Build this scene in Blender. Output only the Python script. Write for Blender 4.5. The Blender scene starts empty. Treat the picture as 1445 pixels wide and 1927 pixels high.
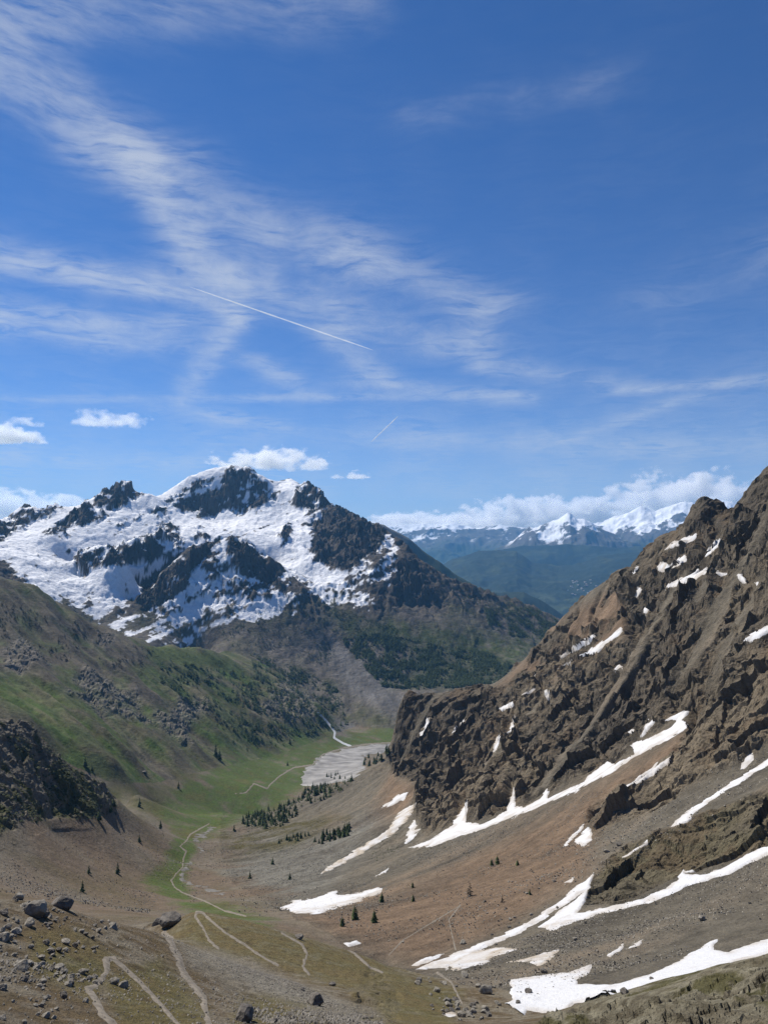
import bpy, bmesh, math, random
import numpy as np
from mathutils import Vector, Euler
sc = bpy.context.scene
COL = sc.collection
R = math.radians
random.seed(7)
RNG = np.random.default_rng(11)

# ------------------------------------------------------------------ camera
W0, H0 = 1445.0, 1927.0            # the photograph's frame, used for surveying points
FPX = 1336.0
PITCH = math.atan((1020 - H0 / 2) / FPX)
cam = bpy.data.cameras.new('camera')
cam.sensor_fit = 'VERTICAL'
cam.sensor_height = 36.0
cam.lens = 36.0 * FPX / H0
cam.clip_start = 0.5
cam.clip_end = 200000
camo = bpy.data.objects.new('camera', cam)
COL.objects.link(camo)
camo.location = (0, 0, 0)
camo.rotation_euler = (math.pi / 2 + PITCH, 0, 0)
sc.camera = camo
CP, SP = math.cos(PITCH), math.sin(PITCH)

# ------------------------------------------------------------------ light
SUN_AZ, SUN_EL = -47.0, 49.0       # degrees, azimuth from +Y (negative = towards -X)
EXPOSURE = 0.30
sd = Vector((math.sin(R(SUN_AZ)) * math.cos(R(SUN_EL)), math.cos(R(SUN_AZ)) * math.cos(R(SUN_EL)), math.sin(R(SUN_EL))))
sun = bpy.data.lights.new('sun', 'SUN')
sun.energy = 5.0
sun.angle = R(0.53)
sun.color = (1.0, 0.945, 0.855)
suno = bpy.data.objects.new('sun', sun)
COL.objects.link(suno)
suno.rotation_euler = sd.to_track_quat('Z', 'Y').to_euler()
suno.location = sd * 300

vs = sc.view_settings
vs.view_transform = 'Standard'
vs.look = 'None'
vs.exposure = EXPOSURE
vs.gamma = 1.0
cy = sc.cycles
cy.volume_bounces = 8
cy.volume_step_rate = 0.5
cy.volume_max_steps = 128
cy.max_bounces = 10
cy.diffuse_bounces = 3
cy.transparent_max_bounces = 8
cy.use_denoising = True
cy.denoising_input_passes = 'RGB_ALBEDO_NORMAL'
cy.denoising_prefilter = 'NONE'
cy.adaptive_threshold = 0.006


def ray(px, py):
    """horizontal azimuth and tan(elevation) of a surveyed sight line"""
    a = (np.asarray(px, float) - W0 / 2) / FPX
    b = (H0 / 2 - np.asarray(py, float)) / FPX
    y = CP - b * SP
    z = SP + b * CP
    return np.arctan2(a, y), z / np.hypot(a, y)


def project(x, y, z):
    dep = y * CP + z * SP
    dep = np.where(np.abs(dep) < 1e-3, 1e-3, dep)
    up = -y * SP + z * CP
    return W0 / 2 + FPX * x / dep, H0 / 2 - FPX * up / dep


# ------------------------------------------------------------------ world: sky + cirrus
world = bpy.data.worlds.new('World')
sc.world = world
world.use_nodes = True
wt = world.node_tree
wt.nodes.clear()


def N(t, typ, **kw):
    n = t.nodes.new(typ)
    for k, v in kw.items():
        setattr(n, k, v)
    return n


def M(t, op, a, b=None, c=None, clamp=False):
    n = N(t, 'ShaderNodeMath', operation=op, use_clamp=clamp)
    for i, v in enumerate((a, b, c)):
        if v is None:
            continue
        if isinstance(v, (int, float)):
            n.inputs[i].default_value = v
        else:
            t.links.new(v, n.inputs[i])
    return n.outputs[0]


def VM(t, op, a, b=None, scale=None):
    n = N(t, 'ShaderNodeVectorMath', operation=op)
    for i, v in enumerate((a, b)):
        if v is None:
            continue
        if isinstance(v, (tuple, list)):
            n.inputs[i].default_value = v
        else:
            t.links.new(v, n.inputs[i])
    if scale is not None:
        if isinstance(scale, (int, float)):
            n.inputs['Scale'].default_value = scale
        else:
            t.links.new(scale, n.inputs['Scale'])
    return n.outputs['Value'] if op in ('DOT_PRODUCT', 'LENGTH', 'DISTANCE') else n.outputs['Vector']


def build_world():
    t = wt
    out = N(t, 'ShaderNodeOutputWorld')
    bg = N(t, 'ShaderNodeBackground')
    bg.inputs['Strength'].default_value = 0.070
    sky = N(t, 'ShaderNodeTexSky', sky_type='NISHITA')
    sky.sun_disc = False
    sky.sun_elevation = R(SUN_EL)
    sky.sun_rotation = R(SUN_AZ)
    sky.altitude = 2400
    sky.air_density = 1.0
    sky.dust_density = 0.25
    sky.ozone_density = 2.2
    tc = N(t, 'ShaderNodeTexCoord')
    sep = N(t, 'ShaderNodeSeparateXYZ')
    t.links.new(tc.outputs['Generated'], sep.inputs[0])
    zc = M(t, 'MAXIMUM', sep.outputs[2], 0.03)
    u = M(t, 'DIVIDE', sep.outputs[0], zc)
    v = M(t, 'DIVIDE', sep.outputs[1], zc)
    cmb = N(t, 'ShaderNodeCombineXYZ')
    t.links.new(u, cmb.inputs[0]); t.links.new(v, cmb.inputs[1])
    uv = cmb.outputs[0]
    # slow warp of the cloud layer
    wn = N(t, 'ShaderNodeTexNoise'); wn.inputs['Scale'].default_value = 2.6; wn.inputs['Detail'].default_value = 4
    t.links.new(uv, wn.inputs['Vector'])
    wv = VM(t, 'SUBTRACT', wn.outputs['Color'], (0.5, 0.5, 0.5))
    p = VM(t, 'ADD', uv, VM(t, 'SCALE', wv, scale=0.085))

    def layer(px, py):
        az, te = ray(px, py)
        return math.sin(az) / te, math.cos(az) / te
    bands = [
        (-80, 70, 250, 300, 75, .50), (240, 280, 410, 530, 50, .85), (400, 510, 440, 610, 38, .75), (440, 590, 340, 760, 36, .62),
        (-60, 470, 380, 560, 32, .80), (-60, 590, 230, 632, 38, .75), (220, 610, 420, 598, 16, .40),
        (300, 330, 600, 480, 60, .34), (520, 430, 900, 575, 50, .42), (440, 520, 830, 655, 50, .58), (615, 620, 735, 725, 28, .5),
        (480, 675, 600, 755, 24, .42), (40, 752, 950, 745, 9, .34), (300, 765, 540, 805, 16, .38), (900, 590, 900, 700, 40, .28),
        (1190, 735, 1500, 712, 12, .38), (1050, 835, 1290, 750, 14, .36), (900, 835, 1500, 850, 26, .30), (-60, 40, 640, 10, 70, .26),
        (800, 210, 1130, 165, 45, .12), (-60, 855, 300, 872, 22, .34), (560, 820, 900, 830, 22, .22), (950, 690, 1180, 730, 22, .26),
        (700, 720, 950, 750, 20, .34), (1250, 560, 1500, 460, 50, .10),
    ]
    tot = None
    for (x0, y0, x1, y1, w, s) in bands:
        w, s = w * 0.72, s * 1.22
        a = layer(x0, y0); b = layer(x1, y1)
        mx, my = (x0 + x1) / 2, (y0 + y1) / 2
        L = math.hypot(x1 - x0, y1 - y0)
        q = layer(mx - (y1 - y0) / L * w, my + (x1 - x0) / L * w)
        bx, by = b[0] - a[0], b[1] - a[1]
        wuv = abs((q[0] - a[0]) * by - (q[1] - a[1]) * bx) / math.hypot(bx, by)
        pa = VM(t, 'SUBTRACT', p, (a[0], a[1], 0))
        h = M(t, 'DIVIDE', VM(t, 'DOT_PRODUCT', pa, (bx, by, 0)), bx * bx + by * by, clamp=True)
        bh = VM(t, 'SCALE', (bx, by, 0), scale=h)
        dd = M(t, 'DIVIDE', VM(t, 'DISTANCE', pa, bh), wuv)
        g = M(t, 'POWER', math.e, M(t, 'MULTIPLY', M(t, 'MULTIPLY', dd, dd), -0.9))
        tot = M(t, 'MULTIPLY', g, s) if tot is None else M(t, 'MULTIPLY_ADD', g, s, tot)
    # fibres
    mp = N(t, 'ShaderNodeMapping')
    mp.inputs['Rotation'].default_value = (0, R(-30), 0)
    mp.inputs['Scale'].default_value = (0.8, 0.8, 5.0)
    t.links.new(VM(t, 'ADD', tc.outputs['Generated'], VM(t, 'SCALE', wv, scale=0.05)), mp.inputs['Vector'])
    fn = N(t, 'ShaderNodeTexNoise'); fn.inputs['Scale'].default_value = 21.0; fn.inputs['Detail'].default_value = 8
    fn.inputs['Roughness'].default_value = 0.62
    t.links.new(mp.outputs[0], fn.inputs['Vector'])
    pn = N(t, 'ShaderNodeTexNoise'); pn.inputs['Scale'].default_value = 7.0; pn.inputs['Detail'].default_value = 7
    pn.inputs['Roughness'].default_value = 0.6
    t.links.new(tc.outputs['Generated'], pn.inputs['Vector'])
    f1 = M(t, 'MULTIPLY_ADD', fn.outputs[0], 3.4, -1.15, clamp=True)
    f2 = M(t, 'MULTIPLY_ADD', pn.outputs[0], 2.4, -0.7, clamp=True)
    dens = M(t, 'MULTIPLY', tot, M(t, 'MULTIPLY_ADD', M(t, 'MULTIPLY', f1, f2), 1.5, 0.17))
    thin = M(t, 'SUBTRACT', 1.0, M(t, 'POWER', math.e, M(t, 'DIVIDE', -0.0085, M(t, 'POWER', zc, 1.9))))
    veil = M(t, 'MULTIPLY', thin, M(t, 'MULTIPLY_ADD', M(t, 'MULTIPLY', f1, f2), 0.9, 0.75))
    dens = M(t, 'ADD', dens, veil)
    dens = M(t, 'MULTIPLY', M(t, 'SUBTRACT', 1.0, M(t, 'POWER', math.e, M(t, 'MULTIPLY', dens, -1.5))), 0.72)
    mix = N(t, 'ShaderNodeMix', data_type='RGBA')
    t.links.new(dens, mix.inputs[0])
    tint = N(t, 'ShaderNodeMix', data_type='RGBA', blend_type='MULTIPLY')
    tint.inputs[0].default_value = 1.0
    tint.inputs[7].default_value = (0.28, 0.69, 1.18, 1)
    t.links.new(sky.outputs[0], tint.inputs[6])
    t.links.new(tint.outputs[2], mix.inputs[6])
    mix.inputs[7].default_value = (7.6, 8.0, 8.6, 1)
    t.links.new(mix.outputs[2], bg.inputs['Color'])
    t.links.new(bg.outputs[0], out.inputs['Surface'])


build_world()

# ------------------------------------------------------------------ numpy noise
_perm = np.random.default_rng(3).permutation(256).astype(np.int32)
_perm = np.concatenate([_perm, _perm, _perm])
_g3 = np.random.default_rng(4).normal(size=(256, 3)).astype(np.float32)
_g3 /= np.linalg.norm(_g3, axis=1)[:, None]


from concurrent.futures import ThreadPoolExecutor
_POOL = ThreadPoolExecutor(4)


def perlin(x, y, z=None):
    x = np.asarray(x, np.float32)
    if x.size < 60000:
        return perlin_(x, y, z)
    shp = x.shape
    xs = x.ravel(); ys = np.asarray(y, np.float32).ravel(); zs = None if z is None else np.asarray(z, np.float32).ravel()
    out = np.empty(xs.shape, np.float32); n = 40000

    def job(i):
        out[i:i + n] = perlin_(xs[i:i + n], ys[i:i + n], None if zs is None else zs[i:i + n])
    list(_POOL.map(job, range(0, xs.size, n)))
    return out.reshape(shp)


def perlin_(x, y, z=None):
    x = np.asarray(x, np.float32); y = np.asarray(y, np.float32)
    xi = np.floor(x); yi = np.floor(y)
    fx = x - xi; fy = y - yi
    X = xi.astype(np.int32) & 255; Y = yi.astype(np.int32) & 255
    ux = fx * fx * fx * (fx * (fx * 6 - 15) + 10); uy = fy * fy * fy * (fy * (fy * 6 - 15) + 10)
    if z is None:
        def g(i, j):
            h = _perm[_perm[(X + i) & 255] + ((Y + j) & 255)]
            return _g3[h, 0] * (fx - i) + _g3[h, 1] * (fy - j)
        a = g(0, 0); a = a + ux * (g(1, 0) - a)
        b = g(0, 1); b = b + ux * (g(1, 1) - b)
        return (a + uy * (b - a)) * 1.5
    z = np.asarray(z, np.float32)
    zi = np.floor(z); fz = z - zi; Z = zi.astype(np.int32) & 255
    uz = fz * fz * fz * (fz * (fz * 6 - 15) + 10)

    def g(i, j, k):
        h = _perm[_perm[_perm[(X + i) & 255] + ((Y + j) & 255)] + ((Z + k) & 255)]
        return _g3[h, 0] * (fx - i) + _g3[h, 1] * (fy - j) + _g3[h, 2] * (fz - k)
    r = []
    for k in (0, 1):
        a = g(0, 0, k); a = a + ux * (g(1, 0, k) - a)
        b = g(0, 1, k); b = b + ux * (g(1, 1, k) - b)
        r.append(a + uy * (b - a))
    return (r[0] + uz * (r[1] - r[0])) * 1.5


def sstep(a, b, x):
    t = np.clip((x - a) / (b - a), 0, 1)
    return t * t * (3 - 2 * t)


def fbm(x, y, lam, octs, gain=0.5, z=None, ridge=False, cell=None, seed=0.0, mask=None):
    """noise of wavelength lam (m) and its octaves; octaves finer than the local cell size fade out"""
    if mask is not None:
        o_ = np.zeros(np.shape(x), np.float32)
        if mask.any():
            o_[mask] = fbm(x[mask], y[mask], lam, octs, gain, None if z is None else z[mask], ridge, None if cell is None else cell[mask], seed)
        return o_
    tot = np.zeros(np.shape(x), np.float32); amp = 1.0; l = lam
    for i in range(octs):
        o = seed + 17.3 * i
        n = perlin(x / l + o, y / l + 0.7 * o, None if z is None else z / l + 1.3 * o)
        if ridge:
            n = 1 - 2 * np.abs(n) - 0.35
        if cell is not None:
            n = n * np.clip(l / (cell * 2.0) - 0.6, 0, 1)
        tot += amp * n
        amp *= gain; l *= 0.5
    return tot


_tab = np.random.default_rng(9).random((256, 8)).astype(np.float32)


def facets_(x, y, z, seed):
    """broken rock: space split into random blocks, each a tilted plane with its own height"""
    P = np.stack([x, y, z], -1).astype(np.float32) + np.float32(seed)
    I = np.floor(P).astype(np.int32)
    best = np.full(len(P), 1e9, np.float32); bh = np.zeros(len(P), np.int32); bd = np.zeros_like(P)
    for i in (-1, 0, 1):
        for j in (-1, 0, 1):
            for k in (-1, 0, 1):
                h = _perm[_perm[_perm[(I[:, 0] + i) & 255] + ((I[:, 1] + j) & 255)] + ((I[:, 2] + k) & 255)]
                d = P - (I + np.array([i, j, k], np.int32)) - _tab[h, :3]
                q = (d * d).sum(1)
                m = q < best
                best[m] = q[m]; bh[m] = h[m]; bd[m] = d[m]
    g = _tab[bh, 3:6] * 2 - 1
    return (_tab[bh, 6] - 0.5) * 0.9 + (bd * g).sum(1) * 0.9


def facets(x, y, z, lam, mask, cell, octs=3, gain=0.45, seed=0.0):
    out = np.zeros(x.shape, np.float32)
    if not mask.any():
        return out
    a, b, c, ce = x[mask], y[mask], z[mask], cell[mask]
    tot = np.zeros(len(a), np.float32); amp = 1.0; l = lam
    for o in range(octs):
        r = np.empty(len(a), np.float32); n = 30000
        def job(i):
            r[i:i + n] = facets_(a[i:i + n] / l, b[i:i + n] / l, c[i:i + n] / l, seed + 7.7 * o)
        list(_POOL.map(job, range(0, len(a), n)))
        tot += amp * r * np.clip(l / (ce * 2.0) - 0.6, 0, 1)
        amp *= gain; l *= 0.4
    out[mask] = tot
    return out


def sdist(px, py, poly):
    """signed pixel distance to a polygon, positive inside; -999 far outside"""
    poly = np.asarray(poly, float)
    out = np.full(px.shape, -999.0, np.float32)
    m = (px > poly[:, 0].min() - 40) & (px < poly[:, 0].max() + 40) & (py > poly[:, 1].min() - 40) & (py < poly[:, 1].max() + 40)
    if not m.any():
        return out
    x = px[m]; y = py[m]
    d2 = np.full(x.shape, 1e9); ins = np.zeros(x.shape, bool)
    n = len(poly)
    for i in range(n):
        ax, ay = poly[i]; bx, by = poly[(i + 1) % n]
        ex, ey = bx - ax, by - ay
        L = ex * ex + ey * ey + 1e-9
        h = np.clip(((x - ax) * ex + (y - ay) * ey) / L, 0, 1)
        d2 = np.minimum(d2, (x - ax - ex * h) ** 2 + (y - ay - ey * h) ** 2)
        if ay != by:
            c = ((ay > y) != (by > y)) & (x < (bx - ax) * (y - ay) / (by - ay) + ax)
            ins ^= c
    d = np.sqrt(d2)
    out[m] = np.where(ins, d, -d)
    return out


def ldist(px, py, line):
    line = np.asarray(line, float)
    out = np.full(px.shape, 999.0, np.float32)
    m = (px > line[:, 0].min() - 30) & (px < line[:, 0].max() + 30) & (py > line[:, 1].min() - 30) & (py < line[:, 1].max() + 30)
    if not m.any():
        return out
    x = px[m]; y = py[m]; d2 = np.full(x.shape, 1e9)
    for i in range(len(line) - 1):
        ax, ay = line[i]; bx, by = line[i + 1]
        ex, ey = bx - ax, by - ay
        h = np.clip(((x - ax) * ex + (y - ay) * ey) / (ex * ex + ey * ey + 1e-9), 0, 1)
        d2 = np.minimum(d2, (x - ax - ex * h) ** 2 + (y - ay - ey * h) ** 2)
    out[m] = np.sqrt(d2)
    return out


# views used when the points were surveyed: scale and origin of each enlargement
ZV = {1: (2.007, 0, 850), 2: (1.795, 640, 850), 3: (2.007, 0, 1300), 4: (1.9396, 700, 1250), 5: (2.007, 0, 1550),
      6: (1.9396, 700, 1550), 7: (2.89, 300, 1250), 0: (1, 0, 0)}


def zc(view, pts):
    s, ox, oy = ZV[view]
    return [(ox + p[0] / s, oy + p[1] / s) + tuple(p[2:]) for p in pts]


# ------------------------------------------------------------------ terrain survey: (column, row, distance in m)
CRESTS = [  # ridge lines: the ground falls away behind them (points, drop in rows, reach factor)
    ([(-250, 1655, 78), (0, 1690, 85), (100, 1695, 88), (200, 1730, 92), (290, 1752, 98)], 60, 1.55),
    ([(330, 1742, 150), (370, 1716, 165), (430, 1728, 170), (520, 1748, 175), (620, 1778, 175), (700, 1805, 170), (780, 1836, 160)], 14, 1.35),
    ([(1060, 1905, 100), (1150, 1870, 95), (1250, 1840, 90), (1350, 1815, 88), (1445, 1795, 85), (1750, 1700, 80)], 13, 1.2),
    ([(740, 1425, 1010), (700, 1447, 1010), (650, 1472, 1020), (600, 1492, 1040), (540, 1517, 1050), (480, 1537, 1040)], 14, 1.2),
    ([(735, 1400, 1040), (752, 1335, 1050), (770, 1308, 1050), (850, 1300, 1010), (930, 1287, 1010), (950, 1278, 1030), (1000, 1230, 1020), (1060, 1160, 1000),
      (1130, 1095, 960), (1200, 1050, 920), (1270, 1000, 870), (1296, 977, 850), (1308, 958, 848), (1322, 944, 842), (1334, 940, 838), (1344, 950, 832), (1355, 966, 822), (1368, 956, 810), (1382, 948, 800),
      (1400, 932, 780), (1445, 888, 740), (1550, 780, 700), (1800, 560, 680)], 70, 1.28),
    ([(-250, 1330, 600), (0, 1360, 620), (60, 1368, 640), (95, 1408, 660), (130, 1440, 700), (200, 1482, 755), (215, 1505, 770)], 45, 1.3),
    ([(-300, 1000, 1850), (0, 1092, 1900), (75, 1119, 1930), (170, 1179, 2000), (250, 1209, 2100), (310, 1219, 2200), (380, 1226, 2330)], 26, 1.15),
    ([(-300, 935, 3700), (0, 985, 3700), (30, 961, 3700), (60, 950, 3750), (110, 953, 3800), (150, 949, 3800), (175, 938, 3850), (200, 921, 3900), (214, 907, 3900),
      (235, 915, 3900), (250, 920, 3900), (276, 925, 3900), (292, 938, 3950), (330, 915, 4050), (360, 895, 4100), (400, 881, 4150), (435, 878, 4150), (470, 882, 4150),
      (500, 899, 4100), (518, 914, 4120), (530, 906, 4250), (542, 902, 4300), (560, 908, 4250), (582, 911, 4100), (610, 934, 3950), (650, 960, 3800), (690, 975, 3700),
      (716, 991, 3600), (740, 1012, 3560), (790, 1052, 3500), (850, 1088, 3500), (920, 1112, 3600), (1000, 1141, 3700), (1050, 1166, 3800), (1120, 1200, 3900)], 70, 1.28),
    ([(250, 1130, 2900), (300, 1076, 3000), (350, 1036, 3080), (400, 1020, 3130), (435, 1011, 3150), (470, 1025, 3150), (500, 1050, 3130)], 16, 1.07),
    ([(140, 1052, 3080), (160, 1040, 3100), (210, 1030, 3150), (260, 1012, 3250), (300, 1006, 3330)], 8, 1.05),
]
POINTS = [  # visible ground
    # below the viewpoint
    *[(p, 2150, 38) for p in (-250, 0, 250, 500, 750, 1000, 1250, 1500, 1750)], *[(p, 2330, 20) for p in (-250, 100, 450, 800, 1150, 1500, 1750)],
    *[(p, 2450, 9) for p in (-250, 300, 720, 1150, 1750)], *[(p, 2300, 3) for p in (-250, 720, 1750)],
    (-250, 1927, 44), (0, 1927, 48), (200, 1927, 54), (400, 1927, 60), (600, 1927, 66), (800, 1927, 78), (950, 1927, 90), (1100, 1927, 66), (1300, 1927, 56), (1445, 1927, 52), (1750, 1927, 50),
    (0, 1810, 64), (150, 1820, 68), (300, 1830, 76), (1300, 1870, 72), (1445, 1850, 68),
    (320, 1775, 118), (385, 1790, 122), (500, 1830, 116), (600, 1860, 106), (560, 1795, 138), (700, 1860, 116), (800, 1890, 112), (880, 1900, 118), (450, 1870, 84), (300, 1880, 66),
    (860, 1852, 152), (970, 1850, 152), (960, 1893, 126), (1050, 1895, 125), (1150, 1850, 140), (1250, 1815, 158), (1350, 1800, 160), (1445, 1770, 172),
    # mountainside on the right: scree, snow strips, outcrops
    (1445, 1700, 225), (1250, 1740, 212), (1050, 1790, 195), (900, 1815, 192), (800, 1822, 205), (1700, 1620, 240),
    (790, 1812, 225), (950, 1760, 248), (1100, 1695, 268), (1300, 1652, 266), (1445, 1602, 272), (1700, 1520, 280),
    (1120, 1655, 288), (1180, 1600, 312), (1300, 1548, 322), (1445, 1480, 335), (1700, 1380, 340),
    (540, 1706, 440), (600, 1698, 425), (700, 1685, 405), (850, 1650, 395), (1000, 1620, 385), (1080, 1600, 380), (1250, 1520, 380), (1445, 1430, 395), (1700, 1300, 400),
    (800, 1588, 570), (950, 1548, 525), (1100, 1480, 500), (1200, 1405, 515), (1290, 1360, 505),
    (1110, 1575, 400), (1120, 1515, 445), (1250, 1430, 450),
    (690, 1565, 680), (780, 1588, 610), (970, 1528, 565), (1150, 1440, 545), (1290, 1338, 528),
    (1300, 1300, 535), (1445, 1300, 455), (1445, 1150, 530), (1350, 1150, 610), (1250, 1200, 640), (1150, 1250, 690), (1050, 1320, 740), (950, 1390, 770), (850, 1440, 800), (790, 1480, 800),
    (1445, 1020, 640), (1350, 1030, 740), (1250, 1090, 800), (1150, 1160, 850), (1060, 1230, 900), (1000, 1270, 930), (950, 1300, 940), (850, 1340, 920), (790, 1380, 950), (1700, 1100, 480), (1700, 880, 600),
    (1180, 1105, 880), (1050, 1210, 930),
    (740, 1445, 985), (720, 1500, 880), (740, 1530, 780), (650, 1600, 690), (560, 1620, 670), (480, 1640, 640), (600, 1650, 550), (450, 1580, 870), (560, 1560, 840), (680, 1525, 820), (640, 1510, 950),
    # valley
    (345, 1690, 510), (325, 1660, 590), (340, 1620, 715), (350, 1580, 870), (390, 1555, 980), (420, 1530, 1100), (480, 1480, 1380), (560, 1450, 1600), (640, 1400, 2000), (740, 1392, 2120),
    (570, 1476, 1500), (600, 1430, 1760), (690, 1411, 1950), (740, 1400, 2050), (900, 1420, 1950), (1200, 1420, 1950), (1600, 1420, 1950),
    (300, 1530, 1130), (380, 1500, 1280), (430, 1722, 330), (430, 1695, 460), (500, 1720, 400),
    # bowl and hillside on the left
    (-250, 1640, 330), (-250, 1560, 430), (0, 1645, 400), (100, 1645, 460), (200, 1660, 500), (280, 1700, 450), (200, 1710, 400), (0, 1562, 480), (100, 1565, 560), (200, 1560, 690), (280, 1600, 680),
    (0, 1450, 550), (100, 1480, 610), (180, 1520, 700), (250, 1500, 1000),
    (130, 1410, 1120), (60, 1355, 1130), (0, 1335, 1150), (-250, 1280, 1150), (220, 1440, 1130),
    (0, 1250, 1480), (150, 1280, 1540), (300, 1320, 1700), (450, 1330, 1950), (550, 1350, 2060), (600, 1330, 2200), (150, 1375, 1230), (300, 1430, 1350), (400, 1450, 1450), (500, 1430, 1700), (590, 1400, 1950),
    (0, 1160, 1720), (150, 1200, 1830), (300, 1260, 1950), (-250, 1150, 1550), (420, 1270, 2200), (-250, 1060, 1750),
    (620, 1372, 2230), (600, 1300, 2500), (550, 1270, 2550), (480, 1255, 2470), (690, 1342, 2350), (740, 1332, 2380), (650, 1260, 2680), (620, 1220, 2800),
    # snowy mountain
    (170, 1176, 2680), (110, 1135, 2720), (300, 1205, 2640), (400, 1218, 2650), (500, 1232, 2650), (0, 1085, 2650), (60, 1095, 2760), (-250, 1050, 2700),
    (560, 1120, 2980), (610, 1160, 2900), (430, 1100, 2960), (420, 1170, 2790), (330, 1150, 2830), (520, 1170, 2830),
    (150, 1085, 3000), (220, 1085, 2960), (240, 1060, 3060), (50, 1050, 2980), (100, 1012, 3300), (0, 1030, 3050), (0, 1004, 3400), (60, 985, 3550), (200, 985, 3500), (250, 960, 3700),
    (320, 965, 3750), (400, 977, 3860), (450, 968, 3870), (500, 952, 3900), (360, 935, 3960), (420, 930, 3990), (470, 925, 4000),
    (400, 992, 3620), (450, 1000, 3560), (520, 1022, 3450), (560, 1060, 3300), (600, 1092, 3180), (350, 1000, 3500), (330, 1022, 3300), (540, 960, 3900), (560, 990, 3700),
    (595, 980, 3720), (640, 1000, 3560), (600, 1030, 3400), (680, 1040, 3360), (645, 1060, 3270), (745, 1048, 3330), (765, 1072, 3260), (775, 1135, 3140), (730, 1135, 3050), (815, 1130, 3170),
    (700, 1100, 3120), (640, 1125, 3030), (700, 1170, 2900), (800, 1165, 3020), (850, 1180, 3000), (950, 1180, 3220), (1000, 1185, 3350),
    (700, 1230, 2740), (800, 1235, 2780), (750, 1290, 2590), (850, 1280, 2640), (950, 1240, 2860), (900, 1215, 2960), (860, 1292, 2560), (1000, 1215, 3150), (940, 1290, 2560),
    (1100, 1260, 3000), (1300, 1300, 2800), (1600, 1300, 2700), (1300, 1250, 3800), (1600, 1250, 3800), (1400, 1380, 2300),
    *[(p, 1300, 5600) for p in (-300, 0, 300, 600, 900, 1200, 1500, 1800)],
]


def survey():
    P = []
    for pts, drop, reach in CRESTS:
        pts = np.array(pts, float)
        seg = np.hypot(np.diff(pts[:, 0]), np.diff(pts[:, 1]))
        for i in range(len(pts) - 1):
            n = max(1, int(seg[i] / 28))
            for k in range(n):
                f = k / n
                q = pts[i] * (1 - f) + pts[i + 1] * f
                P.append(tuple(q))
                P.append((q[0], q[1] + drop * 0.4, q[2] * (1 + (reach - 1) * 0.22)))
                P.append((q[0], q[1] + drop, q[2] * reach))
        q = pts[-1]; P.append(tuple(q)); P.append((q[0], q[1] + drop, q[2] * reach))
    P += POINTS
    P = np.array(P, float)
    az, te = ray(P[:, 0], P[:, 1])
    return az, np.log(P[:, 2]), te


CA, CV, CT = survey()
AZ0, AZ1 = ray(-90, 1100)[0], ray(1535, 1100)[0]
NCOL = 740
dens = [(3, 45, 45), (45, 110, 210), (110, 200, 230), (200, 1050, 540), (1050, 2450, 270), (2450, 4350, 440), (4350, 5400, 60)]
rows = []
for a, b, k in dens:
    n = int(math.log(b / a) * k)
    rows.append(np.linspace(math.log(a), math.log(b), n, endpoint=False))
VROW = np.concatenate(rows)
NROW = len(VROW)
AZ = np.linspace(AZ0, AZ1, NCOL)


def rbf_grid():
    c = 0.007
    def ker(a, b, c_, d_):
        return np.sqrt((a - c_) ** 2 + (b - d_) ** 2 + c * c)
    n = len(CA)
    K = np.zeros((n + 3, n + 3))
    K[:n, :n] = ker(CA[:, None], CV[:, None], CA[None], CV[None]) - 1e-5 * np.eye(n) * 0 
    K[:n, :n] += -4e-5 * np.eye(n)
    Pm = np.stack([np.ones(n), CA, CV], 1)
    K[:n, n:] = Pm; K[n:, :n] = Pm.T
    w = np.linalg.solve(K, np.concatenate([CT, np.zeros(3)]))
    ca = np.linspace(AZ0, AZ1, NCOL // 2)
    ri = np.arange(0, NROW, 2)
    cv = VROW[ri]
    T = np.empty((len(cv), len(ca)), np.float32)
    w32 = w.astype(np.float32)
    for i, v in enumerate(cv):
        k = np.sqrt((ca[:, None].astype(np.float32) - CA[None].astype(np.float32)) ** 2 + ((v - CV)[None].astype(np.float32)) ** 2 + c * c)
        T[i] = k @ w32[:n] + w[n] + w[n + 1] * ca + w[n + 2] * v
    # upsample
    T2 = np.empty((len(cv), NCOL))
    f = np.interp(AZ, ca, np.arange(len(ca)))
    i0 = np.minimum(f.astype(int), len(ca) - 2); fr = f - i0
    T2 = T[:, i0] * (1 - fr) + T[:, i0 + 1] * fr
    f = np.interp(VROW, cv, np.arange(len(cv)))
    i0 = np.minimum(f.astype(int), len(cv) - 2); fr = (f - i0)[:, None]
    return T2[i0] * (1 - fr) + T2[i0 + 1] * fr


TE = rbf_grid()
D = np.exp(VROW)[:, None] * np.ones((1, NCOL))
X = D * np.sin(AZ)[None]
Y = D * np.cos(AZ)[None]
Z = D * TE
CELL = D * (AZ[1] - AZ[0]) * 1.3
PX, PY = project(X, Y, Z)
Z = Z.astype(np.float32); X = X.astype(np.float32); Y = Y.astype(np.float32); CELL = CELL.astype(np.float32)

# ------------------------------------------------------------------ regions of the terrain
def curve(pts, x):
    p = np.array(pts, float)
    return np.interp(x, p[:, 0], p[:, 1])


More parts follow.
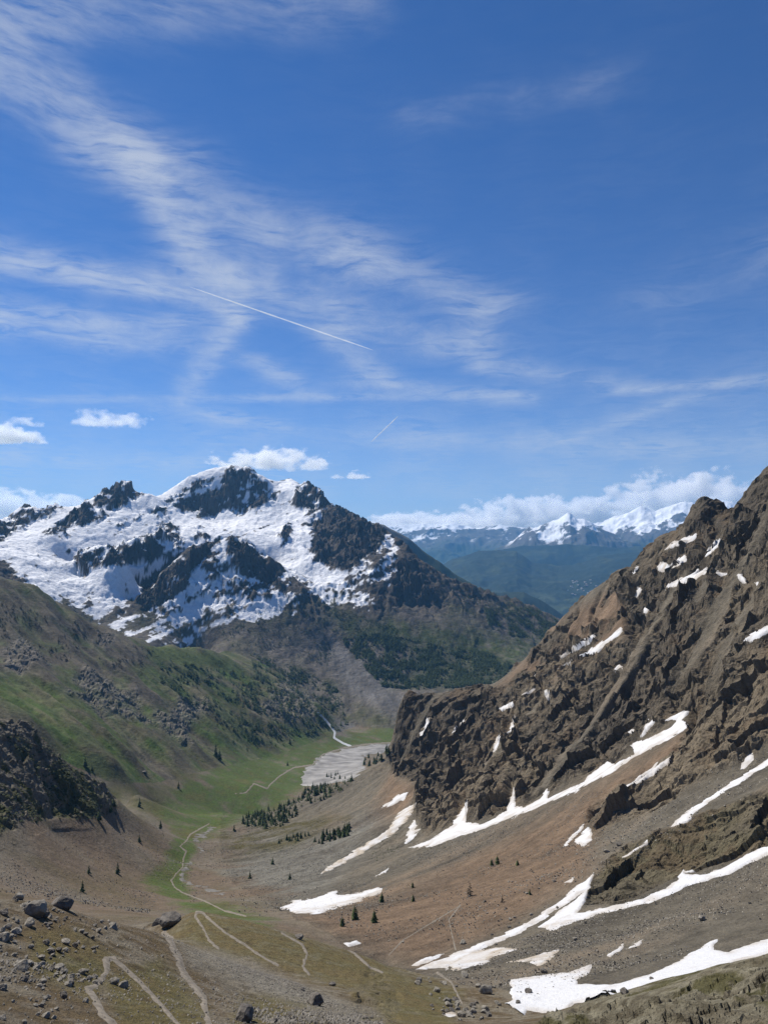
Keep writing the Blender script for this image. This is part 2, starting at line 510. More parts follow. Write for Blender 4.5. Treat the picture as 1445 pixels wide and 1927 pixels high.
COLPX = W0 / 2 + FPX * np.tan(AZ)          # column of each azimuth at the horizon
CPX = COLPX[None] * np.ones((NROW, 1))
dF = curve([(-300, 125), (200, 138), (300, 175), (370, 225), (520, 235), (620, 230), (700, 205), (780, 180), (850, 158), (950, 140), (1050, 112), (1150, 110), (1445, 102), (1750, 96)], CPX)
dL = curve([(180, 760), (300, 560), (440, 520), (600, 440), (800, 420), (1000, 420), (1150, 430), (1250, 560)], D)
dR = curve([(430, 1150), (600, 1200), (740, 1250), (945, 1260), (1060, 1250), (1325, 1080), (1445, 960), (1750, 900)], CPX)
dS = curve([(-300, 2150), (0, 2200), (150, 2300), (280, 2420), (350, 2520), (430, 2600), (520, 2540), (560, 2450), (620, 2330), (700, 2250), (760, 2220), (1750, 2250)], CPX)
REG = np.full(D.shape, 2, np.int8)                                   # 2 valley floor
REG[D < dF] = 0                                                       # 0 foreground slope
REG[(D >= dF) & (CPX > dL) & (D < dR)] = 1                            # 1 rocky mountainside
line_h = curve([(-300, 1380), (100, 1425), (215, 1475), (300, 1472), (420, 1442), (520, 1422), (600, 1392), (680, 1362), (900, 1330)], PX)
REG[(REG == 2) & (D > 840) & (PY < line_h)] = 3                       # 3 grassy hillside
REG[(REG == 2) & (D < 900) & (D > 330) & (sdist(PX, PY, [(-400, 1200), (0, 1340), (70, 1350), (110, 1400), (215, 1470), (225, 1530), (190, 1560), (100, 1560), (0, 1600), (-400, 1640)]) > 0)] = 4   # 4 crag
REG[D > dS] = 5                                                       # 5 snowy mountain

# ------------------------------------------------------------------ surface masks
WN = fbm(X, Y, 60, 4, 0.6, cell=CELL, seed=5)             # edge noise
wpx = PX + 9 * fbm(X * 0.5, Y * 0.5, 22, 4, 0.6, seed=1) * np.clip(400 / D, 0.7, 1.5)
wpy = PY + 7 * fbm(X * 0.5, Y * 0.5, 22, 4, 0.6, seed=9) * np.clip(400 / D, 0.7, 1.5)


def area(poly, soft=6.0):
    return sstep(-soft, soft, sdist(wpx, wpy, poly))


ROCK1 = [  # rock faces of the mountainside
    [(735, 1455), (745, 1330), (765, 1300), (850, 1292), (945, 1290), (985, 1262), (1060, 1270), (1180, 1200), (1165, 1120), (1130, 1085), (1200, 1030), (1325, 900), (1445, 860), (1800, 500), (1800, 1250),
     (1445, 1395), (1400, 1440), (1290, 1490), (1200, 1540), (1105, 1575), (1112, 1512), (1180, 1470), (1262, 1425), (1300, 1350), (1290, 1335), (1150, 1440), (970, 1525), (880, 1550), (800, 1570), (775, 1520), (800, 1470)],
    [(1098, 1702), (1108, 1655), (1185, 1590), (1300, 1540), (1445, 1480), (1800, 1370), (1800, 1500), (1445, 1592), (1300, 1642), (1180, 1692)],
    [(1040, 1915), (1150, 1862), (1250, 1832), (1350, 1806), (1445, 1784), (1800, 1690), (1800, 2500), (950, 2500), (990, 1950)],
    [(735, 1455), (690, 1590), (720, 1600), (775, 1585), (790, 1480)],
]
rock = np.zeros(D.shape, np.float32)
rock = np.where((REG == 1) & (D > 330), area(ROCK1[0], 8), 0)
rock = np.maximum(rock, np.where((REG == 1) & (D > 238), area(ROCK1[1], 8), 0))
rock = np.maximum(rock, np.where((REG == 1) & (D > 600), area([(940, 1295), (1060, 1150), (1200, 1040), (1200, 1190), (1040, 1285)], 8) * sstep(-0.15, 0.35, WN), 0))
rock = np.maximum(rock, np.where(REG == 0, area(ROCK1[2], 8), 0)).astype(np.float32)
fgrock = area([(655, 1870), (700, 1815), (745, 1840), (760, 1900), (735, 1940), (690, 1940)], 8) * (REG == 0) * 0.35
crag = np.where(REG == 4, sstep(-4, 14, sdist(wpx, wpy, [(-400, 1200), (0, 1345), (60, 1352), (100, 1400), (150, 1440), (215, 1480), (222, 1525), (150, 1545), (60, 1540), (0, 1575), (-400, 1600)])), 0)
# hillside outcrops
hrock = np.zeros(D.shape, np.float32)
for p in [zc(1, [(0, 760), (90, 700), (150, 760), (200, 820), (120, 830), (30, 860)]), zc(1, [(280, 860), (330, 830), (420, 870), (520, 930), (540, 963), (430, 963), (330, 900)]),
          zc(7, [(20, 310), (120, 210), (240, 220), (290, 270), (180, 320), (120, 400), (190, 460), (100, 420), (20, 360)]), zc(7, [(540, 270), (700, 60), (830, 80), (860, 300), (700, 340)]),
          zc(1, [(360, 730), (400, 700), (450, 710), (400, 750)]), zc(3, [(580, 100), (630, 100), (700, 190), (740, 220), (690, 215), (600, 150)]),
          zc(3, [(240, 20), (340, 0), (480, 70), (560, 100), (600, 130), (540, 130), (420, 90)])]:
    hrock = np.maximum(hrock, area(p, 10))
hrock = np.where(REG == 3, hrock * sstep(2, 40, line_h - PY), 0)

# ------------------------------------------------------------------ snow on the far mountain (surface masks)
def poly_max(lst, soft=5):
    m = np.zeros(D.shape, np.float32)
    for p in lst:
        m = np.maximum(m, area(p, soft))
    return m


S_FULL = [[(-300, 900), (0, 960), (110, 930), (200, 890), (300, 910), (400, 860), (520, 890), (600, 900), (640, 940), (600, 980), (575, 1035), (610, 1062), (655, 1075), (642, 1100), (590, 1102), (530, 1066), (480, 1034),
           (430, 1010), (350, 1038), (300, 1078), (262, 1118), (225, 1138), (168, 1112), (160, 1085), (120, 1100), (112, 1138), (80, 1120), (60, 1092), (0, 1050), (-300, 1000)],
          [(70, 1060), (160, 1075), (165, 1160), (170, 1110), (240, 1120), (210, 1160), (175, 1170), (120, 1120), (112, 1142)]]
S_PART = [[(205, 1165), (255, 1100), (300, 1070), (430, 1005), (500, 1046), (540, 1080), (560, 1120), (545, 1150), (440, 1165), (375, 1205), (335, 1222), (250, 1200)],
          [(560, 1085), (640, 1085), (720, 1145), (690, 1150), (600, 1130)], [(470, 1060), (560, 1075), (545, 1125), (500, 1110)], [(640, 1010), (720, 990), (745, 1050), (735, 1090), (660, 1100)]]
S_ROCK = [[(-300, 960), (0, 985), (55, 948), (118, 950), (92, 977), (55, 990), (0, 1016), (-300, 1010)], [(82, 1006), (164, 938), (176, 968), (212, 966), (150, 994), (110, 1006)],
          [(172, 946), (214, 900), (281, 926), (250, 942), (224, 958), (196, 956)], [(318, 952), (345, 935), (371, 932), (416, 918), (424, 886), (468, 884), (525, 926), (516, 942), (486, 960), (450, 969), (424, 955), (399, 976), (369, 968), (344, 964)],
          [(553, 913), (588, 905), (633, 940), (700, 970), (725, 1000), (700, 1040), (663, 1060), (648, 1072), (593, 1052), (585, 1035), (610, 1010), (570, 985), (598, 972), (552, 950)],
          [(143, 1050), (164, 1037), (239, 1020), (281, 1005), (301, 1026), (290, 1056), (224, 1060), (168, 1068), (158, 1092), (140, 1076)], [(294, 988), (320, 972), (346, 1014), (350, 1029), (322, 1026), (298, 1014)],
          [(356, 1006), (379, 988), (395, 1015), (369, 1018)], [(258, 1131), (277, 1090), (349, 1050), (389, 1020), (410, 1012), (400, 1034), (379, 1052), (350, 1100), (305, 1140), (272, 1150)],
          [(433, 1010), (470, 1024), (500, 1058), (530, 1100), (500, 1095), (450, 1068), (428, 1030)], [(527, 1014), (543, 980), (550, 1000), (534, 1030)], [(372, 905), (400, 898), (394, 908), (350, 930), (318, 948), (310, 942)],
          [(218, 990), (265, 970), (260, 980), (222, 996)], [(748, 1060), (775, 1050), (812, 1125), (806, 1140), (770, 1135), (742, 1110)], [(280, 960), (310, 950), (325, 962), (290, 972)]]
mt = REG == 5
nsn = fbm(X, Y, 180, 6, 0.62, z=Z, cell=CELL, seed=21, mask=mt)
stre = fbm((X * 0.94 + Y * 0.34), (Y * 0.94 - X * 0.34) * 0.32, 70, 5, 0.6, cell=CELL, seed=33, mask=mt)
rockp = np.where(mt, poly_max(S_ROCK, 6), 0)

# surface normal / steepness
def normals(x, y, z):
    P = np.stack([x, y, z], -1)
    du = np.gradient(P, axis=1); dv = np.gradient(P, axis=0)
    n = np.cross(du, dv)
    n /= np.linalg.norm(n, axis=-1, keepdims=True) + 1e-9
    return n * np.sign(n[..., 2:3] + 1e-9)


# outlines of the snow patches left on the mountainside
PATCHES = [
    (6, [(475, 655), (510, 640), (500, 570), (560, 560), (680, 545), (735, 540), (810, 515), (790, 545), (745, 570), (750, 590), (880, 590), (1000, 550), (1130, 500), (1230, 430), (1260, 418), (1240, 460), (1300, 470), (1445, 420),
         (1700, 330), (1700, 400), (1445, 480), (1300, 525), (1130, 590), (1000, 645), (970, 648), (900, 634), (740, 660), (690, 710), (640, 695), (560, 680), (550, 712), (520, 700), (510, 670)], 'largest white snow patch, spread behind the mossy rock outcrop at the bottom', 0),
    (6, [(155, 532), (290, 480), (480, 403), (600, 343), (720, 252), (805, 176), (795, 240), (740, 270), (620, 352), (540, 398), (420, 447), (330, 500), (270, 532)], 'long snow strip climbing the scree to the greenish outcrop', 0),
    (6, [(605, 378), (680, 322), (790, 240), (778, 285), (745, 327), (850, 308), (1000, 272), (1110, 213), (1130, 165), (1142, 185), (1200, 188), (1300, 148), (1400, 98), (1445, 88), (1700, 10), (1700, 40), (1445, 114), (1300, 184), (1180, 219), (1060, 269), (900, 314), (760, 349), (650, 387)],
     'snow band running along the foot of the greenish outcrop', 0),
    (6, [(262, 515), (350, 470), (450, 448), (530, 455), (440, 482), (420, 510), (300, 536)], 'dusty beige snow tongue beside the long snow strip', 1),
    (6, [(487, 506), (560, 490), (620, 470), (682, 461), (650, 497), (600, 516), (580, 502)], 'thin ragged snow patch on scree between two larger snow strips', 1),
    (6, [(853, 482), (920, 438), (915, 460), (870, 484)], 'lower of two small snow slips on grey scree', 0),
    (6, [(926, 460), (992, 417), (978, 442)], 'upper of two small snow slips on grey scree', 0),
    (6, [(693, 217), (732, 189), (728, 212)], 'small snow scrap above the long snow strip by the outcrop', 0),
    (6, [(903, 134), (1002, 57), (1003, 72), (940, 117)], 'narrow snow streak along the upper edge of the greenish outcrop', 0),
    (6, [(695, 82), (775, -4), (772, 22), (720, 72)], 'thin snow streak below the small dark crag', 0),
    (6, [(740, 67), (790, 12), (805, 60), (768, 84)], 'blunt snow patch tucked under the small dark crag', 0),
    (6, [(3, 190), (67, 160), (52, 177)], 'thin snow sliver on brown scree near lone bushes', 0),
    (6, [(258, 697), (290, 683), (312, 700), (280, 707)], 'tiny beige snow remnant beside the gully path', 1),
    (6, [(138, 524), (200, 490), (262, 478), (215, 507)], 'snow scrap at the foot of the long snow strip', 0),
    (4, [(130, 670), (210, 643), (290, 588), (350, 490), (345, 580), (400, 583), (490, 538), (515, 440), (528, 520), (560, 523), (610, 493), (640, 448), (642, 488), (740, 448), (860, 353), (882, 368), (960, 328), (943, 290), (1000, 273), (1090, 233), (1108, 200),
         (1063, 210), (1100, 188), (1162, 157), (1132, 200), (1153, 225), (1120, 252), (1000, 314), (920, 364), (740, 464), (560, 539), (400, 604), (300, 634), (225, 664)], 'longest snow line, along the cliff foot above brown scree', 0),
    (4, [(836, 497), (900, 463), (1000, 398), (1097, 327), (1085, 362), (1000, 418), (920, 462)], 'slender snow strip below the longest snow line, above the small crag', 0),
    (4, [(1086, 594), (1130, 548), (1240, 478), (1310, 428), (1400, 378), (1445, 343), (1700, 180), (1700, 220), (1445, 373), (1380, 408), (1270, 474), (1190, 534), (1150, 577)], 'snow strip running off the frame above the greenish outcrop', 0),
    (4, [(1338, 387), (1385, 318), (1396, 345), (1350, 388)], 'short snow patch above the strip at the frame edge', 0),
    (4, [(-20, 655), (60, 600), (100, 540), (164, 502), (135, 560), (85, 612), (-20, 680), (-190, 770), (-185, 755)], 'beige dusty snow tongue below the promontory cliff', 1),
    (4, [(118, 652), (150, 568), (167, 585), (152, 605), (177, 600), (132, 657)], 'small ragged snow patch by dark bushes below the cliff', 0),
    (4, [(36, 522), (90, 479), (132, 466), (117, 497), (60, 517)], 'snow patch on grey scree left of the cliff foot', 0),
    (4, [(463, 162), (510, 133), (522, 150), (480, 172)], 'snow patch on the shelf behind the promontory', 0),
    (4, [(543, 114), (590, 83), (582, 102)], 'small snow wedge high on the promontory shelf', 0),
    (4, [(622, 94), (641, 90), (650, 115), (643, 140)], 'drop shaped snow patch on the dark cliff', 0),
    (4, [(972, 272), (1000, 218), (1037, 196), (1033, 217), (985, 267)], 'snow patch just above the upper end of the longest snow line', 0),
    (4, [(928, 247), (955, 238), (953, 254)], 'tiny snow dot on the cliff above the longest snow line', 0),
    (4, [(286, 278), (308, 235), (338, 202), (327, 237)], 'narrow snow gully in the promontory, right of the dark cleft', 0),
    (4, [(173, 267), (203, 188), (208, 225), (186, 264)], 'vertical snow gully in the dark cleft of the promontory', 0),
    (4, [(438, 328), (458, 268), (472, 250), (455, 312)], 'lower snow gully in the middle of the dark cliff', 0),
    (4, [(485, 262), (515, 205), (522, 180), (519, 240)], 'upper snow gully in the middle of the dark cliff', 0),
    (4, [(304, 367), (338, 341), (327, 364)], 'small snow wedge low on the promontory cliff', 0),
    (2, [(1083, 467), (1150, 429), (1237, 393), (1232, 411), (1200, 437), (1150, 452)], 'broad snow patch beneath the ridge, widest on the upper rocks', 0),
    (2, [(1063, 397), (1085, 370), (1110, 380), (1167, 347), (1168, 369), (1090, 408)], 'jagged snow patch on the ledge under the rock tower', 0),
    (2, [(1198, 367), (1245, 328), (1287, 292), (1288, 316), (1240, 352)], 'slanting snow patch right of the jagged ledge patch', 0),
    (2, [(1092, 332), (1130, 303), (1202, 276), (1208, 290), (1140, 322)], 'snow strip just below the rock tower', 0),
    (2, [(1332, 412), (1352, 408), (1374, 440), (1358, 450)], 'small hooked snow patch high on the dark face', 0),
    (2, [(1257, 400), (1307, 411), (1287, 420)], 'thin level snow patch on the dark upper face', 0),
    (2, [(1391, 440), (1416, 438), (1409, 452)], 'snow dot near the frame edge on the dark upper face', 0),
    (2, [(1357, 643), (1420, 598), (1445, 582), (1600, 500), (1600, 530), (1445, 607), (1390, 643)], 'snow strip at the frame edge halfway up the dark face', 0),
    (2, [(716, 711), (780, 663), (867, 612), (852, 642), (760, 693)], 'upper of two parallel snow streaks on the brown ridge scree', 0),
    (2, [(723, 739), (860, 658), (953, 592), (958, 605), (870, 674)], 'lower of two parallel snow streaks on the brown ridge scree', 0),
    (2, [(982, 414), (1000, 385), (1012, 385), (996, 408)], 'snow fleck on the skyline ridge scree', 0),
    (2, [(994, 493), (1008, 448), (1016, 465), (1002, 494)], 'narrow upright snow streak below the skyline ridge', 0),
    (2, [(898, 740), (940, 712), (957, 730), (930, 737)], 'ragged snow scrap among rocks under the parallel streaks', 0),
    (2, [(627, 773), (678, 735), (652, 768)], 'faint snow streak low on the ridge scree', 0),
    (2, [(607, 828), (657, 795), (652, 813)], 'snow sliver where the promontory joins the ridge', 0),
    (2, [(1017, 540), (1022, 515), (1043, 532), (1030, 545)], 'snow blot in the rocks above the parallel streaks', 0),
    (3, [(1058, 822), (1110, 794), (1200, 779), (1282, 752), (1272, 770), (1330, 768), (1442, 746), (1442, 762), (1300, 813), (1200, 841), (1120, 842), (1090, 827)], 'flat snow patch at the bottom of the brown scree', 0),
    (3, [(1298, 952), (1350, 938), (1364, 955), (1312, 967)], 'small snow remnant at the edge of the grassy spur', 0),
    (3, [(572, 908), (632, 890), (618, 907), (590, 912)], 'snow remnant under the dark boulder on the spur', 0),
]
SNOWY = np.zeros(D.shape, np.float32)
for view, pts, lab, dirty in PATCHES:
    SNOWY = np.maximum(SNOWY, sstep(-5, 3, sdist(PX, PY, zc(view, pts))))
SNOWY = np.where(REG <= 2, SNOWY, 0)
# ------------------------------------------------------------------ relief added to the surveyed shape
Zs = Z.copy()                                # smooth ground, kept for snow that bridges the relief
ax_, ay_ = X * 0.80 + Y * 0.60, -X * 0.60 + Y * 0.80
m1 = (REG == 1)
h = np.zeros(D.shape, np.float32)
# general ground roughness
h += 0.030 * 26 * fbm(X, Y, 26, 5, 0.5, cell=CELL, seed=2) * np.where(REG <= 1, 1, 0.6) * (1 - 0.4 * (REG == 0))
h += np.where((REG == 2) | (REG == 3), 1.6 * fbm(X, Y, 90, 3, 0.5, seed=12, mask=(REG == 2) | (REG == 3)), 0)
# gullies of the hillside, running down its fall line
gx, gy = X * 0.55 + Y * 0.84, X * 0.84 - Y * 0.55
gul = fbm(gx, gy * 0.30, 130, 6, 0.60, ridge=True, cell=CELL, seed=40, mask=REG == 3)
h += np.where(REG == 3, 15.0 * gul * sstep(850, 1300, D) * sstep(2, 55, line_h - PY) * sstep(0, 200, dS - D), 0)
# rock faces: ribs along the strata plus broken blocks
chn = fbm(ax_ * 0.22, ay_, 48, 3, 0.55, seed=58, mask=m1 & (rock > 0))
rock = np.where(m1 & (D > 480), rock * (1 - 0.72 * sstep(0.34, 0.55, chn)), rock).astype(np.float32)
rr = np.where(m1, rock, 0)
ribs = fbm(ax_ * 0.42, ay_ * 1.25, 56, 6, 0.60, z=Zs * 0.45, ridge=True, cell=CELL, seed=50, mask=rr > 0)
blk = fbm(ax_ * 0.75, ay_ * 1.15, 18, 5, 0.66, z=Zs, ridge=True, cell=CELL, seed=60, mask=rr > 0)
far1 = np.clip(D / 550, 0.35, 1.5)
big = fbm(ax_ * 0.38, ay_, 150, 3, 0.5, z=Zs * 0.3, ridge=True, seed=55, mask=rr > 0)


def saw(q, w_):
    q = q - np.floor(q)
    return np.where(q < w_, q / w_, (1 - q) / (1 - w_)) - 0.5


wq = fbm(X, Y, 70, 4, 0.55, z=Zs, cell=CELL, seed=57, mask=rr > 0)
qs = Zs * 0.80 - X * 0.52 + Y * 0.10
led = 7.0 * saw(qs / 31.0 + 0.9 * wq, 0.82) * np.clip(0.5 + 1.2 * wq, 0, 1) + 3.4 * saw(qs / 11.0 + 1.3 * wq, 0.8)
def cen(a, m_):
    return a - (a[m_].mean() if m_.any() else 0)


mr_ = rr > 0.5
sal, sac = X * 0.84 + Zs * 0.54, Zs * 0.84 - X * 0.54          # along and across the strata
fac = facets(sal * 0.55, Y * 0.8, sac * 1.25, 30, rr > 0, CELL, 4, 0.46, 3.0)
hr = rr * (13 * cen(big, mr_) + 5.0 * cen(ribs, mr_) + 10.0 * fac + 0.5 * led) * far1
fr = np.where(REG == 0, np.maximum(rock, fgrock), 0) * sstep(42, 60, D).astype(np.float32)
wf = fbm(X, Y, 9, 4, 0.6, z=Zs, cell=CELL, seed=77, mask=fr > 0)
hr += fr * (-0.5 + 0.7 * fbm(X, Y, 12, 3, 0.55, z=Zs, ridge=True, cell=CELL, seed=75, mask=fr > 0)
           + 1.35 * facets((X * 0.84 + Zs * 0.54) * 0.6, Y * 0.8, (Zs * 0.84 - X * 0.54) * 1.0, 6.5, fr > 0, CELL, 4, 0.42, 11.0))
hr += crag * (-0.8 + 2.0 * fbm(X, Y, 36, 4, 0.6, z=Zs, ridge=True, cell=CELL, seed=80, mask=crag > 0) + 3.6 * facets(X, Y, Zs, 20, crag > 0, CELL, 3, 0.5, 13.0))
hr += hrock * (3.0 * fbm(X, Y, 45, 4, 0.6, z=Zs, ridge=True, cell=CELL, seed=90, mask=hrock > 0) + 4.5 * facets(X, Y, Zs * 1.3, 30, hrock > 0, CELL, 3, 0.5, 15.0))
# scree runnels
sc1 = m1 * (1 - rock)
h += sc1 * 1.5 * fbm(ax_ * 0.25, ay_, 16, 4, 0.55, cell=CELL, seed=95, mask=m1) * far1
# snowy mountain: buttresses and gullies
mk = fbm(X, Y, 300, 7, 0.62, z=Zs, ridge=True, cell=CELL, seed=100, mask=mt)
mk2 = fbm(X * 1.2, Y * 0.8, 90, 5, 0.64, z=Zs, ridge=True, cell=CELL, seed=110, mask=mt)
snowfield = np.where(mt, poly_max(S_FULL, 12) * (1 - rockp), 0)
mk = np.where(mt, mk - mk[mt].mean(), 0); mk2 = np.where(mt, mk2 - mk2[mt].mean(), 0)
lowm = np.where(mt, sstep(1120, 1180, PY), 0)
mfac = 0.75 * facets(X * 1.35 + Zs * 0.2, Y * 0.75, Zs * 0.50, 110, mt, CELL, 4, 0.50, 19.0) + 0.45 * facets((X * 0.90 + Zs * 0.43) * 0.6, Y * 0.8, (Zs * 0.90 - X * 0.43) * 1.4, 90, mt, CELL, 3, 0.5, 29.0)
h += np.where(mt, (15 * mk + 7 * mk2 + 38 * mfac * (0.45 + 0.65 * rockp)) * (1 - 0.62 * snowfield) * (1 - 0.72 * lowm), 0)
N0 = normals(X, Y, Zs)
N0 = N0 * 0.60 + np.array([0, 0, 0.40])
SKYL = ldist(PX, PY, [q[:2] for q in CRESTS[4][0]])
hr *= 1 - 0.9 * SNOWY
hr *= np.where(m1, 0.42 + 0.58 * sstep(6, 55, np.minimum(SKYL, 60)), 1)
h *= 1 - 0.6 * SNOWY
Z = (Zs + h + hr * N0[..., 2]).astype(np.float32)
# horizontal break-up of steep rock
wob = np.where(m1, rock, 0) * far1 * (1 - SNOWY)
X2 = X + hr * N0[..., 0] + wob * 2.0 * fbm(X, Y, 18, 4, 0.55, z=Zs, cell=CELL, seed=120, mask=wob > 0)
Y2 = Y + hr * N0[..., 1] + wob * 2.0 * fbm(X, Y, 18, 4, 0.55, z=Zs, cell=CELL, seed=130, mask=wob > 0)

NRM = normals(X2, Y2, Z)
UP = NRM[..., 2].astype(np.float32)
PX, PY = project(X2, Y2, Z)
PX = PX.astype(np.float32); PY = PY.astype(np.float32)
wpx = PX + 7 * fbm(X, Y, 44, 5, 0.6, seed=1) * np.clip(400 / D, 0.6, 1.2)
wpy = PY + 6 * fbm(X, Y, 44, 5, 0.6, seed=9) * np.clip(400 / D, 0.6, 1.2)
# convexity: high ribs shed snow, hollows keep it
full = np.where(mt, poly_max(S_FULL, 13), 0); part = np.where(mt, poly_max(S_PART, 14), 0)
rockp = np.where(mt, poly_max(S_ROCK, 11), 0)
strat = fbm((X * 0.90 + Z * 0.43) * 0.16, (Z * 0.90 - X * 0.43), 34, 4, 0.65, cell=CELL * 0.5, seed=160, mask=mt)
sv = np.maximum(full * 1.02, part * 0.56) - 0.90 * rockp + 0.58 * strat
coul = fbm(X * 1.0 + Y * 0.15, Y * 0.22, 40, 4, 0.65, z=Zs * 0.20, cell=CELL * 0.6, seed=150, mask=mt)
sv = sv + 0.95 * np.clip(coul - 0.10, 0, 1) * rockp - 0.22 * np.clip(coul, -1, 0)
spk = fbm(X, Y, 46, 4, 0.78, z=Zs, cell=CELL * 0.6, seed=140, mask=mt)
sv = sv + 0.36 * spk + 0.22 * nsn + 0.20 * stre - 0.18 * mk - 0.30 * mfac - 1.7 * np.clip(0.68 - UP, 0, 1)
snow_m = np.where(mt, sstep(0.41, 0.48, sv), 0) * (np.maximum(full, part) > 0.02)

# ------------------------------------------------------------------ ground colours
def C(*v):
    return np.array(v, np.float32)


def mixc(a, b, m):
    return a * (1 - m[..., None]) + b * m[..., None]


n1 = fbm(X, Y, 50, 5, 0.6, cell=CELL, seed=200)
n2 = fbm(X, Y, 9, 4, 0.6, cell=CELL, seed=210)
n3 = fbm(X, Y, 240, 4, 0.55, seed=220)
strk = fbm(ax_ * 0.2, ay_ * 1.2, 30, 5, 0.6, cell=CELL, seed=230)
GRASS = C(0.060, 0.098, 0.022); GRASS_DRY = C(0.098, 0.086, 0.036); SCREE_B = C(0.170, 0.122, 0.090); SCREE_G = C(0.185, 0.170, 0.155)
ROCKD = C(0.104, 0.090, 0.075); ROCKG = C(0.125, 0.112, 0.075); EARTH = C(0.13, 0.095, 0.065)
col = np.ones(D.shape + (3,), np.float32) * SCREE_G
# mountainside: brown scree with grey runs
brown = np.clip(area([(540, 1720), (700, 1690), (900, 1600), (1120, 1480), (1290, 1370), (1290, 1430), (1120, 1560), (1100, 1640), (960, 1740), (800, 1820), (680, 1790)], 40) + 0.35 * strk, 0, 1)
brown2 = np.clip(area([(690, 1560), (735, 1460), (790, 1480), (760, 1530), (640, 1580), (560, 1600), (620, 1540)], 25), 0, 1)
brown3 = area([(940, 1290), (1060, 1165), (1190, 1080), (1180, 1190), (1040, 1280)], 15)
scr = mixc(C(0.138, 0.124, 0.106) * np.ones_like(col), SCREE_B, np.clip(brown + brown2 + brown3, 0, 1))
scr *= (1 + 0.36 * strk + 0.22 * n2)[..., None]
rk = mixc(ROCKD * np.ones_like(col), C(0.178, 0.145, 0.110), np.clip(0.5 + 0.8 * n1, 0, 1) * 0.75)
rk = mixc(rk, C(0.205, 0.170, 0.130), np.clip(0.9 * n3 + 0.5 * strk, 0, 0.8))
rk = mixc(rk, C(0.070, 0.064, 0.060), np.clip(-0.9 * n3 + 0.4 * n1 - 0.1, 0, 0.7))
green_rock = np.clip(area(ROCK1[1], 12) + area(ROCK1[2], 12), 0, 1)
rk = mixc(rk, ROCKG * 1.05, green_rock * np.clip(0.7 + 0.6 * n1, 0, 1))
turf = np.clip(sstep(0.1, 0.5, n1 + 0.35 * n2) * sstep(0.45, 0.72, UP), 0, 1)
rk = mixc(rk, EARTH * 0.9, turf * 0.6)
rk *= (1 + 0.25 * n2)[..., None]
gfan = area([(370, 1710), (345, 1620), (430, 1570), (640, 1550), (720, 1530), (690, 1600), (620, 1670), (540, 1705)], 30)
scr = mixc(scr, C(0.158, 0.152, 0.142) * (1 + 0.25 * strk + 0.2 * n2)[..., None], np.clip(gfan * (0.9 + 0.5 * strk), 0, 1))
c1 = mixc(scr, rk, rock)
gl = area([(400, 1575), (520, 1540), (650, 1540), (560, 1590), (440, 1610)], 25)
c1 = mixc(c1, GRASS_DRY * 0.85, np.clip(gl * (0.7 + n1), 0, 1))
col = np.where((REG == 1)[..., None], c1, col)
# valley floor
vg = np.clip(poly_max([[(300, 1530), (340, 1480), (430, 1430), (560, 1400), (760, 1360), (760, 1400), (650, 1410), (580, 1470), (560, 1490), (470, 1545), (390, 1570), (330, 1560)],
                       [(330, 1575), (380, 1560), (370, 1600), (345, 1650), (365, 1690), (420, 1705), (520, 1735), (480, 1745), (370, 1720), (310, 1690), (270, 1660), (310, 1630)]], 14), 0, 1)
vg2 = np.clip(vg * 0.92 + 0.85 * n1 * (vg > 0.02) + 0.45 * n2 * (vg > 0.02), 0, 1)
bowl = mixc(C(0.140, 0.108, 0.084) * np.ones_like(col), C(0.150, 0.134, 0.115), np.clip(0.35 + 0.9 * fbm(ax_ * 0.9, ay_ * 0.3, 60, 4, 0.6, seed=240), 0, 1))
bowl = mixc(bowl, GRASS_DRY * 0.8, np.clip(0.9 * n1 + 0.1, 0, 1) * 0.6)
up_left = area([(190, 1480), (300, 1470), (460, 1430), (560, 1470), (480, 1520), (330, 1540), (240, 1530)], 30)
bowl = mixc(bowl, C(0.075, 0.078, 0.032), np.clip(up_left * (0.6 + 0.8 * n1), 0, 1))
c2 = mixc(bowl, mixc(GRASS * np.ones_like(col), GRASS_DRY, np.clip(n1 * 0.8 + 0.12, 0, 1)), vg2)
c2 *= (1 + 0.14 * n2)[..., None]
col = np.where((REG == 2)[..., None], c2, col)
w12 = (sstep(-30, 70, CPX - dL + 60 * n1 + 30 * n3) * (1 - vg2 * sstep(60, -10, CPX - dL))).astype(np.float32)
nb = ((REG == 1) | (REG == 2)) & (D > 200) & (np.abs(CPX - dL) < 140) & (D < dR)
col = np.where(nb[..., None], mixc(c2, c1, w12), col)
# grassy hillside
hg = mixc(GRASS * np.ones_like(col), C(0.082, 0.078, 0.036), np.clip(0.35 + 0.9 * n1 + 0.5 * n3, 0, 1))
hs = np.clip(sstep(0.05, 0.5, n3 * 0.7 + 0.5 * strk + 0.25 * n1), 0, 1)
upper = area([(-300, 1000), (0, 1085), (170, 1175), (280, 1215), (240, 1260), (330, 1340), (180, 1280), (0, 1260), (-300, 1230)], 25)
greyh = np.clip(hs * 0.35 + upper * (0.75 + 0.5 * n1) + 0.9 * sstep(-0.15, -0.7, gul) + 0.35 * sstep(0.35, 0.7, gul), 0, 1)
hg = mixc(hg, C(0.098, 0.086, 0.072), greyh.astype(np.float32))
fan = area([(650, 1250), (690, 1240), (755, 1320), (750, 1345), (640, 1390), (620, 1330)], 14)
hg = mixc(hg, C(0.132, 0.128, 0.134), np.clip(fan, 0, 1))
hstr = fbm(gx, gy * 0.12, 30, 4, 0.65, cell=CELL, seed=270, mask=REG == 3)
hg = mixc(hg, C(0.125, 0.115, 0.080), np.clip(0.9 * hstr, 0, 0.7))
hg *= np.clip(1 + 0.30 * hstr, 0.5, 1.5)[..., None]
